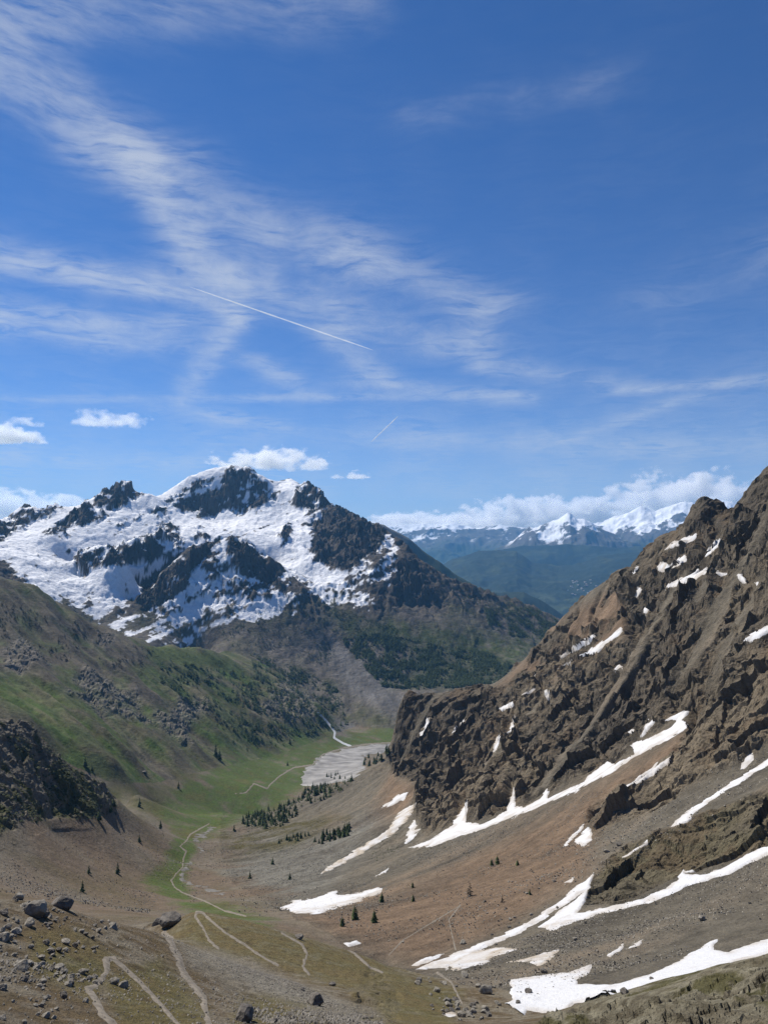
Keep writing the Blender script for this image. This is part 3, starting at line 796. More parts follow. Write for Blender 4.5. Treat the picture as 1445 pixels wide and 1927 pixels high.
hg = mixc(hg, C(0.165, 0.150, 0.138) * (1 + 0.3 * n2)[..., None], np.clip(hrock * (0.75 + 0.6 * n2), 0, 1))
meadow = area([(270, 1218), (330, 1218), (430, 1240), (445, 1255), (380, 1255), (300, 1240)], 8)
hg = mixc(hg, C(0.062, 0.084, 0.024), np.clip(meadow, 0, 1))
col = np.where((REG == 3)[..., None], hg * (1 + 0.12 * n2)[..., None], col)
# crag with low shrubs
ck = mixc(C(0.150, 0.135, 0.115) * np.ones_like(col), C(0.070, 0.074, 0.030), sstep(-0.25, 0.25, n1 + 0.5 * n2))
col = np.where((REG == 4)[..., None], mixc(c2, ck, crag.astype(np.float32)), col)
# snowy mountain
mr = mixc(C(0.050, 0.045, 0.044) * np.ones_like(col), C(0.100, 0.086, 0.078), np.clip(0.5 + 0.7 * stre + 0.3 * nsn, 0, 1))
low = sstep(1110, 1190, PY + 40 * n3)
mg = mixc(C(0.128, 0.114, 0.106) * np.ones_like(col), C(0.070, 0.072, 0.040), np.clip(0.25 + 0.8 * n3 + 0.5 * n1, 0, 1))
grm = poly_max([[(600, 1130), (700, 1160), (860, 1180), (1000, 1210), (960, 1270), (860, 1230), (720, 1215), (640, 1190)], [(830, 1190), (930, 1200), (1020, 1200), (980, 1250), (900, 1235)]], 16)
mg = mixc(mg, C(0.050, 0.066, 0.022), np.clip(grm * (0.75 + 0.6 * n1), 0, 1))
mr = mixc(mr, mg, low.astype(np.float32))
mr = mixc(mr, C(0.040, 0.054, 0.024), poly_max([[(770, 1225), (900, 1228), (965, 1255), (940, 1290), (860, 1298), (760, 1296)]], 8) * 0.6)
fan5 = area([(600, 1200), (660, 1220), (760, 1320), (740, 1350), (640, 1290)], 16)
mr = mixc(mr, C(0.128, 0.124, 0.132), np.clip(fan5 * (0.9 + 0.4 * n1), 0, 1))
mr *= np.clip(1 + 0.16 * n2 + 0.45 * low * coul, 0.4, 1.8)[..., None]
c5 = mixc(mr, C(0.82, 0.83, 0.85), snow_m.astype(np.float32))
col = np.where((REG == 5)[..., None], c5, col)
# foreground slope
gm = np.clip(poly_max([[(315, 1760), (370, 1712), (430, 1722), (540, 1745), (700, 1800), (780, 1835), (870, 1860), (850, 1940), (720, 1940), (700, 1880), (520, 1820), (420, 1800)],
                       [(60, 1760), (150, 1750), (220, 1800), (180, 1880), (60, 1830)], [(190, 1840), (300, 1800), (390, 1900), (380, 1940), (230, 1940)], [(450, 1880), (560, 1860), (640, 1940), (420, 1940)]], 22) + 0.55 * n2 - 0.05, 0, 1)
n5 = fbm(X, Y, 2.4, 4, 0.65, cell=CELL, seed=260, mask=REG == 0)
fgc = mixc(C(0.185, 0.162, 0.132) * np.ones_like(col), C(0.110, 0.080, 0.054), np.clip(0.45 + n2 + 0.8 * n5, 0, 1))
fgg = mixc(C(0.105, 0.095, 0.036) * np.ones_like(col), C(0.135, 0.108, 0.055), np.clip(0.45 + 1.1 * n2 + 0.4 * n1 + 0.6 * n5, 0, 1))
fgc = mixc(fgc, fgg, np.clip(gm + 0.4 * n5, 0, 1))
fgc = mixc(fgc, C(0.075, 0.058, 0.036), sstep(0.35, 0.75, n5 - 0.3 * n2).astype(np.float32) * 0.7)
gravel = area([(330, 1780), (420, 1790), (560, 1850), (720, 1920), (700, 1940), (480, 1870), (360, 1820)], 16)
fgc = mixc(fgc, C(0.215, 0.200, 0.180), np.clip(gravel * (0.8 + 0.6 * n2), 0, 1))
fgk = mixc(rk, C(0.215, 0.200, 0.160), np.clip(0.45 + 0.9 * n5 + 0.5 * n2, 0, 0.9))
fgk = mixc(fgk, C(0.070, 0.066, 0.026), sstep(0.05, 0.4, n2 - 0.4 * n5 + 0.4 * n1).astype(np.float32) * sstep(0.45, 0.75, UP) * 0.85)
fgc = mixc(fgc, fgk.astype(np.float32), np.clip(fr, 0, 1).astype(np.float32))
col = np.where((REG == 0)[..., None], fgc, col)
grain = RNG.normal(0, 1, D.shape).astype(np.float32)
col *= (1 + 0.07 * grain * (1 - snow_m))[..., None]
col = np.where((snow_m > 0.5)[..., None], col, col * C(1.03, 1.0, 0.88) * 0.93)
col = np.clip(col, 0.012, 0.86)


# ------------------------------------------------------------------ materials
def terrain_mat(name, scale, bump, rough=0.95, var=0.25, spec=0.15):
    m = bpy.data.materials.new(name); m.use_nodes = True
    t = m.node_tree; b = t.nodes['Principled BSDF']
    b.inputs['Roughness'].default_value = rough
    b.inputs['Specular IOR Level'].default_value = spec
    a = N(t, 'ShaderNodeVertexColor'); a.layer_name = 'ground_colour'
    tc = N(t, 'ShaderNodeTexCoord')
    n = N(t, 'ShaderNodeTexNoise'); n.inputs['Scale'].default_value = scale; n.inputs['Detail'].default_value = 7
    n.inputs['Roughness'].default_value = 0.68
    t.links.new(tc.outputs['Object'], n.inputs['Vector'])
    n_b = N(t, 'ShaderNodeTexNoise'); n_b.inputs['Scale'].default_value = scale * 5.3; n_b.inputs['Detail'].default_value = 4; n_b.inputs['Roughness'].default_value = 0.7
    t.links.new(tc.outputs['Object'], n_b.inputs['Vector'])
    v = M(t, 'MULTIPLY_ADD', M(t, 'SUBTRACT', n.outputs[0], 0.5), var * 4, 1.0)
    v = M(t, 'MULTIPLY_ADD', M(t, 'SUBTRACT', n_b.outputs[0], 0.5), var * 4, v)
    v = M(t, 'MAXIMUM', v, 0.3)
    mul = VM(t, 'SCALE', a.outputs['Color'], scale=v)
    t.links.new(mul, b.inputs['Base Color'])
    bp = N(t, 'ShaderNodeBump'); bp.inputs['Strength'].default_value = 1.0; bp.inputs['Distance'].default_value = bump
    t.links.new(n.outputs[0], bp.inputs['Height'])
    t.links.new(bp.outputs[0], b.inputs['Normal'])
    return m


def plain_mat(name, rgb, rough=0.9, scale=1.0, var=0.2, bump=0.0, rgb2=None):
    m = bpy.data.materials.new(name); m.use_nodes = True
    t = m.node_tree; b = t.nodes['Principled BSDF']
    b.inputs['Roughness'].default_value = rough
    b.inputs['Specular IOR Level'].default_value = 0.2
    tc = N(t, 'ShaderNodeTexCoord')
    n = N(t, 'ShaderNodeTexNoise'); n.inputs['Scale'].default_value = scale; n.inputs['Detail'].default_value = 6
    t.links.new(tc.outputs['Object'], n.inputs['Vector'])
    mx = N(t, 'ShaderNodeMix', data_type='RGBA')
    t.links.new(M(t, 'MULTIPLY_ADD', n.outputs[0], 2.4, -0.7, clamp=True), mx.inputs[0])
    c2 = rgb2 or tuple(c * (1 + 1.6 * var) for c in rgb)
    mx.inputs[6].default_value = tuple(c * (1 - var) for c in rgb) + (1,)
    mx.inputs[7].default_value = tuple(c2) + (1,)
    t.links.new(mx.outputs[2], b.inputs['Base Color'])
    if bump:
        bp = N(t, 'ShaderNodeBump'); bp.inputs['Distance'].default_value = bump
        t.links.new(n.outputs[0], bp.inputs['Height']); t.links.new(bp.outputs[0], b.inputs['Normal'])
    return m


def tag(o, label, cat, group=None, kind=None):
    o['label'] = label; o['category'] = cat
    if group: o['group'] = group
    if kind: o['kind'] = kind
    return o


def grid_object(name, facemask, px_, py_, pz_, colours, mat, flat=None):
    """link the quads of the terrain grid selected by facemask as one mesh"""
    r, c = np.nonzero(facemask)
    a = r * NCOL + c
    q = np.stack([a, a + 1, a + NCOL + 1, a + NCOL], 1)
    used, inv = np.unique(q, return_inverse=True)
    inv = inv.reshape(q.shape)
    co = np.stack([px_.ravel()[used], py_.ravel()[used], pz_.ravel()[used]], 1).astype(np.float32)
    o = raw_mesh(name, co, inv, mat, colours.reshape(-1, 3)[used] if colours is not None else None)
    if flat is not None:
        o.data.polygons.foreach_set('use_smooth', ~flat[r, c])
    return o


def raw_mesh(name, co, quads, mat, vcol=None, smooth=True):
    me = bpy.data.meshes.new(name)
    k = quads.shape[1]
    me.vertices.add(len(co)); me.vertices.foreach_set('co', np.ascontiguousarray(co, np.float32).ravel())
    me.loops.add(quads.size); me.loops.foreach_set('vertex_index', np.ascontiguousarray(quads, np.int32).ravel())
    me.polygons.add(len(quads))
    me.polygons.foreach_set('loop_start', np.arange(0, quads.size, k, dtype=np.int32))
    me.polygons.foreach_set('loop_total', np.full(len(quads), k, np.int32))
    me.polygons.foreach_set('use_smooth', np.full(len(quads), smooth))
    me.update(calc_edges=True)
    if vcol is not None:
        at = me.color_attributes.new('ground_colour', 'FLOAT_COLOR', 'POINT')
        at.data.foreach_set('color', np.concatenate([vcol, np.ones((len(vcol), 1))], 1).astype(np.float32).ravel())
    me.materials.append(mat)
    o = bpy.data.objects.new(name, me)
    COL.objects.link(o)
    return o


FREG = REG[:-1, :-1]
FLAT = (np.maximum(np.maximum(rr, fr), np.maximum(crag, hrock)) > 0.4)[:-1, :-1] | ((REG == 5) & (snow_m < 0.5) & (rockp > 0.3))[:-1, :-1]
T_NAMES = {
    0: ('foreground_slope', 'stony near slope with dry turf, gravel and zigzag footpaths', 'hillside', (0.9, 0.8, .34)),
    1: ('rocky_mountainside', 'dark brown craggy mountainside above long scree slopes', 'mountain', (0.22, 3.0, .28)),
    2: ('valley_floor', 'green and brown valley floor with stony bowl', 'valley', (0.25, 1.4, .26)),
    3: ('grassy_hillside', 'grassy hillside with gullies and grey outcrops below the snowy mountain', 'hillside', (0.10, 4.0, .28)),
    4: ('shrubby_crag', 'dark crag dotted with shrubs at the edge of the stony bowl', 'crag', (0.25, 2.4, .32)),
    5: ('snowy_mountain', 'dark rock mountain streaked with snow under a rounded white summit', 'mountain', (0.045, 10.0, .14)),
}
for k, (nm, lab, cat, (s, b, v)) in T_NAMES.items():
    fm = FREG == k
    o = grid_object(nm, fm, X2, Y2, Z, col, terrain_mat(nm + '_surface', s, b, var=v), FLAT)
    tag(o, lab, cat, kind='structure')

# ------------------------------------------------------------------ helpers that read the ground
TG = Z / D
CM = np.maximum.accumulate(TG, axis=0)


def hit(px, py, dmin=0):
    """first ground point on a sight line"""
    az, te = ray(px, py)
    c = int(np.clip(np.interp(az, AZ, np.arange(NCOL)) + 0.5, 0, NCOL - 1))
    r0 = int(np.searchsorted(VROW, math.log(max(dmin, 3.01))))
    m = np.maximum.accumulate(TG[r0:, c])
    r = r0 + int(np.searchsorted(m, te))
    if r >= NROW - 1:
        return None
    return r, c


def ground(x, y):
    d = math.hypot(x, y); az = math.atan2(x, y)
    c = np.interp(az, AZ, np.arange(NCOL)); r = np.interp(math.log(d), VROW, np.arange(NROW))
    c0 = min(int(c), NCOL - 2); r0 = min(int(r), NROW - 2); fc = c - c0; fr_ = r - r0
    a = Z[r0, c0] * (1 - fc) + Z[r0, c0 + 1] * fc
    b = Z[r0 + 1, c0] * (1 - fc) + Z[r0 + 1, c0 + 1] * fc
    return float(a * (1 - fr_) + b * fr_)


def at(px, py, dmin=0):
    h_ = hit(px, py, dmin)
    if h_ is None:
        return None
    r, c = h_
    az, te = ray(px, py)
    t0, t1 = TG[r - 1, c], TG[r, c]
    f = float(np.clip((te - t0) / (t1 - t0 + 1e-9), 0, 1)) if t1 > t0 else 0
    d = math.exp(VROW[r - 1] * (1 - f) + VROW[r] * f)
    x, y = d * math.sin(az), d * math.cos(az)
    return x, y, ground(x, y), d


VIS = TG >= CM - 1e-6


def islands(m, regs, small=0.10):
    """connected areas of the grid, largest first; crumbs are dropped"""
    m = m & np.isin(REG, regs)
    fm = m[:-1, :-1] & m[1:, :-1] & m[:-1, 1:] & m[1:, 1:]
    todo = set(np.flatnonzero(fm).tolist()); tot = len(todo); res = []
    w_ = NCOL - 1
    while todo:
        s0 = todo.pop(); comp = [s0]; st = [s0]
        while st:
            q = st.pop()
            for k in (q - 1, q + 1, q - w_, q + w_, q - w_ - 1, q - w_ + 1, q + w_ - 1, q + w_ + 1):
                if k in todo:
                    todo.discard(k); comp.append(k); st.append(k)
        res.append(comp)
    res.sort(key=len, reverse=True)
    out = []
    for i, c_ in enumerate(res):
        if i and len(c_) < max(small * tot, 40):
            continue
        f_ = np.zeros(fm.size, bool); f_[c_] = True
        out.append(f_.reshape(fm.shape))
    return out


def sheet(name, inside, thick, mat, vcol=None, base=None, regs=None, lift=0.0, zsmooth=0.6, faces=None):
    """a layer lying on the ground where inside (signed pixel distance) is positive: thick in its middle, running out under the ground at its edge"""
    m = inside > -4.0
    if regs is not None:
        m &= np.isin(REG, regs)
    fm = m[:-1, :-1] & m[1:, :-1] & m[:-1, 1:] & m[1:, 1:]
    if faces is not None:
        fm = faces
    if not fm.any():
        return None
    prof = np.clip(inside / 3.5, -1, 1)
    zz = Z + thick * prof + lift
    if base is not None:
        b = base + thick * prof
        k = zsmooth * np.clip(inside / 6, 0, 1)
        zz = np.maximum(zz, zz * (1 - k) + b * k)
    return grid_object(name, fm, X2, Y2, zz, vcol, mat)


# ------------------------------------------------------------------ snow patches on the mountainside, each its own thing
SNOW = terrain_mat('old_snow', 0.45, 0.7, rough=0.7, var=0.05)
sx_ = PX + 4.6 * fbm(X, Y, 14, 5, 0.7, cell=CELL * 0.5, seed=300, mask=REG < 3)
sy_ = PY + 3.4 * fbm(X, Y, 14, 5, 0.7, cell=CELL * 0.5, seed=310, mask=REG < 3)
for view, pts, lab, dirty in PATCHES:
    poly = zc(view, pts)
    ins = sdist(sx_, sy_, poly)
    cx = sum(p[0] for p in poly) / len(poly); cyy = sum(p[1] for p in poly) / len(poly)
    regs = [0, 1, 2] if view in (3, 5, 6) else [1]
    h0 = at(cx, cyy)
    dd = h0[3] if h0 else 400
    ins = np.where((D > dd * 0.62) & (D < dd * 1.7) & ((D > dF * 0.9) if 'largest' in lab else (REG != 0) if dd > 150 else True), ins, -999)
    edge = np.clip(1 - np.clip(ins, 0, 9) / 9 + 0.9 * n2 + 0.35 * strk, 0, 1)
    dirt = np.clip(0.55 * edge ** 2 + (0.55 if dirty else 0.0) * (0.8 + 0.6 * n2) + 0.25 * np.clip(strk, 0, 1), 0, 1).astype(np.float32)
    sc_ = mixc(C(0.61, 0.61, 0.615) * np.ones_like(col), C(0.40, 0.345, 0.275), dirt)
    for i_, comp in enumerate(islands(ins > -4.0, regs)):
        o = sheet('snow_patch', ins, 0.0011 * dd + 0.08, SNOW, vcol=sc_, base=Zs, faces=comp)
        tag(o, lab if i_ == 0 else 'detached piece of the ' + lab, 'snow patch', 'snow patches left on the mountainside')

# ------------------------------------------------------------------ riverbed, stream and paths
GRAV = plain_mat('river_gravel', (0.21, 0.20, 0.19), 0.95, 0.035, 0.4, 0.8, rgb2=(0.34, 0.325, 0.305))
bed = zc(7, [(772, 660), (788, 592), (858, 532), (888, 492), (1060, 447), (1280, 430), (1330, 440), (1330, 470), (1250, 472), (1110, 500), (1122, 560), (1075, 600), (1072, 632), (950, 642), (830, 664)])
o = sheet('river', sdist(PX + 9 * n1 + 4 * n2, PY + 3 * n1 + 2 * n2, bed), 0.9, GRAV, regs=[2, 3], base=Zs)
tag(o, 'wide pale gravel riverbed braided across the valley floor', 'riverbed', kind='structure')
FOAM = plain_mat('white_stream', (0.42, 0.43, 0.43), 0.6, 0.2, 0.15)
o = sheet('stream', 3.0 - 1.6 * ldist(PX, PY, zc(7, [(865, 265), (900, 300), (935, 340), (955, 370), (950, 400), (1000, 430), (1040, 445)])), 0.8, FOAM, regs=[2, 3, 5])
if o: tag(o, 'thin white stream dropping through the trees to the riverbed', 'stream', kind='structure')
PATHM = plain_mat('trodden_path', (0.165, 0.142, 0.112), 0.95, 1.6, 0.28, 0.05)
PATHS = [
    (5, [(800, 790), (785, 740), (775, 700), (770, 655), (722, 602), (690, 560), (676, 500), (655, 470), (645, 435), (622, 418)], 7.5, 'pale footpath winding up the middle of the near slope', [0]),
    (5, [(690, 770), (660, 745), (620, 695), (560, 630), (500, 570), (428, 508)], 5.0, 'straight footpath slanting down from the near hairpin bend', [0]),
    (5, [(470, 800), (430, 757), (390, 720), (368, 670), (335, 628), (385, 590), (405, 550), (405, 515), (430, 505)], 7.0, 'widest worn footpath at the near hairpin below the boulders', [0]),
    (5, [(825, 472), (790, 440), (765, 390), (738, 350), (745, 334), (765, 335), (790, 360), (850, 410), (930, 460), (965, 487), (1050, 535)], 3.2, 'hairpin path on the crest of the grassy spur', [0]),
    (5, [(1168, 570), (1145, 540), (1160, 490), (1140, 455), (1065, 413)], 3.0, 'short curved path beside the small rock on the spur', [0]),
    (5, [(1445, 562), (1400, 545), (1340, 490), (1250, 440), (1110, 405), (1000, 370), (935, 352)], 2.6, 'path along the far edge of the grassy spur', [0]),
    (5, [(930, 350), (850, 330), (780, 295), (690, 260), (660, 240), (648, 215), (665, 190), (690, 165), (695, 130), (705, 105), (680, 85), (705, 65), (720, 40), (790, 0)], 1.8, 'thin path winding along the valley bottom beside the stony gully', [1, 2]),
    (3, [(890, 388), (930, 385), (960, 350), (1010, 370), (1020, 355), (1060, 320), (1110, 290), (1180, 280), (1220, 240), (1300, 215), (1400, 200), (1480, 196)], 1.7, 'pale track crossing the meadow beside the riverbed', [2, 3]),
    (6, [(305, 460), (290, 400), (280, 350), (322, 298)], 1.8, 'short path stub crossing the brown scree', [1]),
    (6, [(60, 480), (120, 420), (220, 360), (315, 303)], 1.3, 'faint path slanting up the brown scree', [1]),
    (6, [(330, 660), (290, 580), (240, 545)], 2.4, 'stony path in the gully below the long snow strip', [0, 1]),
]
for view, pts, w, lab, regs in PATHS:
    ln = zc(view, pts)
    ins = (w * (0.72 + 0.45 * n2 + 0.35 * n5) - ldist(PX + 1.6 * n2 * min(1, w / 4) + 3.0 * n5 * min(1, w / 5), PY + 1.2 * n2 * min(1, w / 4) + 2.4 * n5 * min(1, w / 5), ln)) * (3.0 / w)
    h0 = at(*ln[len(ln) // 2][:2])
    dd = h0[3] if h0 else 300
    ins = np.where((D > dd * 0.35) & (D < dd * 2.6), ins, -999)
    o = sheet('path', ins, 0.0010 * dd + 0.02, PATHM, regs=regs)
    if o:
        tag(o, lab, 'footpath', kind='structure')
# pale stones along the gully
ins = np.minimum(2.5, 9 * n2 + 5 * n1 + 1.0 - ldist(PX, PY, zc(5, [(800, 20), (740, 60), (760, 110), (715, 150), (690, 180), (690, 215), (760, 240), (860, 270)])))
o = sheet('gully_bed', ins, 0.4, plain_mat('gully_stone', (0.135, 0.126, 0.112), 0.95, 0.12, 0.35, 0.4), regs=[1, 2])
if o: tag(o, 'pale stony gully bed beside the valley path', 'gully', kind='structure')

# ------------------------------------------------------------------ far ground and ranges
def range_mesh(name, crest, d, front, back, basez, mat, colfn, ncol, nrow, rough, lam, seed, wiggle=0.0):
    """a mountain range: a crest surveyed at distance d, falling to basez in front and behind"""
    cp = np.array(crest, float)
    pxs = np.linspace(cp[0, 0], cp[-1, 0], ncol)
    pys = np.interp(pxs, cp[:, 0], cp[:, 1])
    dd = np.interp(pxs, cp[:, 0], cp[:, 2]) if cp.shape[1] > 2 else np.full(ncol, float(d))
    az, te = ray(pxs, pys)
    t = np.concatenate([np.linspace(-1, 0, int(nrow * 0.75), endpoint=False), np.linspace(0, 1, nrow - int(nrow * 0.75))])[:, None]
    dist = dd[None] + np.where(t < 0, t * front, t * back)
    zcr = (dd * te)[None]
    x = dist * np.sin(az)[None]; y = dist * np.cos(az)[None]
    prof = np.where(t < 0, (1 + t) ** 1.15, (1 - t) ** 1.1)
    rel = (zcr - basez)
    nz = fbm(x, y, lam, 7, 0.55, ridge=True, seed=seed)
    gl_ = fbm(x, y * 0.45, lam * 0.4, 5, 0.55, ridge=True, seed=seed + 5)
    z = basez + rel * prof
    z = z + rough * (nz + 0.5 * gl_) * (0.55 + 0.6 * (1 - np.abs(2 * np.clip(prof, 0, 1) - 1))) * np.clip(prof * 6, 0, 1)
    P = np.stack([x, y, z], -1)
    nn = np.cross(np.gradient(P, axis=1), np.gradient(P, axis=0)); nn /= np.linalg.norm(nn, axis=-1, keepdims=True) + 1e-9
    c = colfn(x, y, z, np.abs(nn[..., 2]), nz + 0.5 * gl_)
    nr = len(t)
    a = (np.arange(nr - 1)[:, None] * ncol + np.arange(ncol - 1)[None]).ravel()
    q = np.stack([a, a + 1, a + ncol + 1, a + ncol], 1)
    return raw_mesh(name, P.reshape(-1, 3), q, mat, c.reshape(-1, 3).astype(np.float32))


def col_forest(x, y, z, up, nz):
    f = fbm(x, y, 500, 5, 0.6, seed=400)
    c = mixc(C(0.016, 0.026, 0.016) * np.ones(x.shape + (3,), np.float32), C(0.036, 0.048, 0.024), sstep(0.0, 0.6, f))
    return mixc(c, C(0.20, 0.185, 0.165), sstep(0.35, 0.2, up))


def col_low(x, y, z, up, nz):
    f = fbm(x, y, 350, 6, 0.65, seed=410)
    return mixc(col_forest(x, y, z, up, nz), C(0.050, 0.066, 0.034), sstep(0.1, 0.4, f) * sstep(-650, -850, z))


def col_alp(line, wid):
    def fn(x, y, z, up, nz):
        f = fbm(x, y, 900, 6, 0.62, seed=420)
        r_ = mixc(C(0.10, 0.095, 0.09) * np.ones(x.shape + (3,), np.float32), C(0.035, 0.05, 0.025), sstep(line - 100, line - 500, z + 200 * f))
        k_ = fbm(x, y, 420, 5, 0.68, z=z, seed=430)
        s_ = sstep(-0.06, 0.10, (z - line) / (wid * 7.0) + 0.42 * f + 0.40 * k_ - 0.34 * nz + 0.5 * (up - 0.72)) * sstep(line - 3 * wid, line - wid, z)
        return mixc(r_, C(0.82, 0.84, 0.87), s_.astype(np.float32))
    return fn


FARM = terrain_mat('far_slopes', 0.004, 8.0, var=0.2)
g = raw_mesh('ground', np.array([[x, y, -1120.0] for y in (-3500, 9000, 25300) for x in (-30000, 0, 30000)], np.float32), np.array([[0, 1, 4, 3], [1, 2, 5, 4], [3, 4, 7, 6], [4, 5, 8, 7]]), plain_mat('valley_land', (0.06, 0.075, 0.03), 0.95, 0.002, 0.3))
tag(g, 'wide low valley land far below the ranges', 'valley land', kind='structure')
RANGES = [
    ('forested_ridge', [(560, 1010), (690, 982), (716, 988), (745, 1003), (770, 1018), (800, 1042), (830, 1060), (862, 1088), (900, 1108), (960, 1130), (1040, 1166), (1120, 1210)], 5900, 1500, 1500, -1100, col_alp(330, 90), 260, 90, 26, 700, 'dark wooded ridge running down behind the snowy mountain', 'ridge', 1),
    ('wooded_spur', [(880, 1150), (930, 1118), (985, 1116), (1010, 1128), (1040, 1146), (1070, 1170), (1120, 1200)], 7800, 1400, 1500, -1110, col_forest, 160, 60, 24, 600, 'low wooded spur dropping to the blue valley', 'ridge', 2),
    ('forested_hills', [(700, 1130), (790, 1090), (850, 1056), (900, 1042), (950, 1040), (972, 1043), (1000, 1062), (1050, 1070), (1090, 1062), (1130, 1050), (1200, 1044), (1300, 1040), (1420, 1030), (1600, 1040)], 13000, 4200, 2500, -1110, col_low, 420, 150, 70, 1600, 'blue green forested hills rising beyond the far valley', 'hills', 3),
    ('wooded_foothills', [(640, 1110), (800, 1078), (900, 1050), (980, 1030), (1030, 1024), (1100, 1030), (1160, 1036), (1260, 1026), (1400, 1010), (1600, 1020)], 15500, 2400, 1800, -1110, col_forest, 300, 100, 90, 2200, 'hazy wooded foothills below the distant snow peaks', 'hills', 4),
    ('distant_snow_peak', [(860, 1075), (940, 1030), (990, 1000), (1020, 994), (1040, 983), (1058, 977), (1072, 972), (1085, 979), (1100, 980), (1118, 990), (1150, 1008), (1200, 1030), (1280, 1070)], 17500, 3300, 2000, -1110, col_alp(150, 100), 360, 170, 120, 1500, 'pointed distant peak with snow gullies beside the long white range', 'mountain', 5),
    ('distant_white_range', [(1010, 1060), (1060, 1010), (1110, 985), (1150, 972), (1180, 966), (1205, 960), (1232, 966), (1262, 955), (1290, 948), (1310, 953), (1350, 945), (1420, 960), (1600, 970)], 19800, 3600, 2300, -1110, col_alp(300, 110), 400, 170, 140, 1700, 'long white snow range on the horizon behind the rock tower', 'mountain', 6),
    ('distant_snow_horizon', [(480, 1005), (600, 1000), (700, 998), (750, 994), (780, 990), (830, 988), (860, 986), (900, 993), (940, 990), (970, 997), (1010, 996), (1060, 990), (1140, 1000), (1250, 1000)], 22800, 4600, 2200, -1110, col_alp(200, 90), 420, 170, 130, 1700, 'low line of snow peaks on the horizon above blue valley haze', 'mountain', 7),
]
for nm, cr, d, fr_, bk, bz, cf, nc, nr, rg, lam, lab, cat, sd_ in RANGES:
    o = range_mesh(nm, cr, d, fr_, bk, bz, FARM, cf, nc, nr, rg, lam, 30 * sd_)
    tag(o, lab, cat, kind='structure')
    if nm == 'forested_hills':
        HILLS = o

# ------------------------------------------------------------------ trees
def needle_mat(name, a, b):
    return plain_mat(name, a, 0.8, 0.6, 0.25, 0, rgb2=b)


M_CON = needle_mat('conifer_needles', (0.038, 0.060, 0.020), (0.075, 0.105, 0.034))
M_LARCH = needle_mat('larch_needles', (0.055, 0.080, 0.022), (0.085, 0.110, 0.035))
M_BARE = needle_mat('bare_larch_twigs', (0.060, 0.050, 0.036), (0.085, 0.070, 0.05))
M_BARK = plain_mat('bark', (0.075, 0.055, 0.042), 0.9, 4.0, 0.25)


def crown_arrays(seed, tiers=9, arms=8, spread=0.19, leaf=1.0):
    """unit-height conifer crown: whorls of drooping boughs, each a small bent blade"""
    g_ = np.random.default_rng(seed)
    V = []; F = []
    for i in range(tiers):
        f = i / (tiers - 1)
        zt = 0.13 + 0.85 * f
        L = spread * (1 - f) ** 0.8 * (0.8 + 0.4 * g_.random()) + 0.018
        for k in range(max(4, int(arms * (1 - 0.4 * f)))):
            if g_.random() < 0.12:
                continue
            a = g_.random() * 2 * math.pi
            l = L * (0.65 + 0.6 * g_.random())
            dr = (0.25 + 0.3 * g_.random()) * l
            w = l * 0.30 * leaf + 0.008
            ca, sa = math.cos(a), math.sin(a)
            zz = zt + 0.03 * (g_.random() - 0.5)
            b = len(V)
            V += [(0, 0, zz + 0.02), (ca * l * .55 - sa * w, sa * l * .55 + ca * w, zz - dr * .5 - .012), (ca * l, sa * l, zz - dr), (ca * l * .55 + sa * w, sa * l * .55 - ca * w, zz - dr * .5 - .012), (ca * l * .5, sa * l * .5, zz - dr * .2 + 0.03 * leaf)]
            F += [(b, b + 1, b + 4), (b + 1, b + 2, b + 4), (b + 2, b + 3, b + 4), (b + 3, b, b + 4)]
    b = len(V)
    V += [(0.012, 0, .93), (-.008, .01, .93), (-.008, -.01, .93), (0, 0, 1.0)]
    F += [(b, b + 1, b + 3), (b + 1, b + 2, b + 3), (b + 2, b, b + 3)]
    return np.array(V, np.float32), np.array(F, np.int32)


def trunk_arrays():
    V = []; F = []
    for z_, r_ in ((-0.06, 0.024), (0.3, 0.017), (0.7, 0.009), (0.97, 0.002)):
        for k in range(6):
            V.append((r_ * math.cos(k * math.pi / 3), r_ * math.sin(k * math.pi / 3), z_))
    for i in range(3):
        for k in range(6):
            F.append((i * 6 + k, i * 6 + (k + 1) % 6, (i + 1) * 6 + (k + 1) % 6, (i + 1) * 6 + k))
    return np.array(V, np.float32), np.array(F, np.int32)


def mesh_only(name, v, f, mat, smooth=False):
    o = raw_mesh(name, v, f, mat, smooth=smooth)
    me = o.data
    bpy.data.objects.remove(o)
    return me


CROWNS = [mesh_only('crown', *crown_arrays(s, 11, 10, sp), m) for s, sp, m in ((1, .20, M_CON), (2, .17, M_CON), (3, .23, M_LARCH), (4, .19, M_LARCH))]
BARE = mesh_only('crown', *crown_arrays(8, 9, 7, .22, 0.45), M_BARE)
TRUNK = mesh_only('trunk', *trunk_arrays(), M_BARK)


def tree(x, y, z, h_, lab, group, crown=None, cat='conifer tree', name='conifer_tree', squash=1.0):
    e = bpy.data.objects.new(name, None); COL.objects.link(e)
    e.location = (x, y, z - 0.02 * h_); e.rotation_euler = (0, 0, random.random() * 6.28)
    squash = squash if squash != 1.0 else 1.3
    e.scale = (h_ * squash, h_ * squash, h_)
    e.empty_display_size = 0.3
    tag(e, lab, cat, group)
    for nm, me in (('trunk', TRUNK), ('crown', crown or random.choice(CROWNS))):
        c = bpy.data.objects.new(nm, me); COL.objects.link(c); c.parent = e
    return e


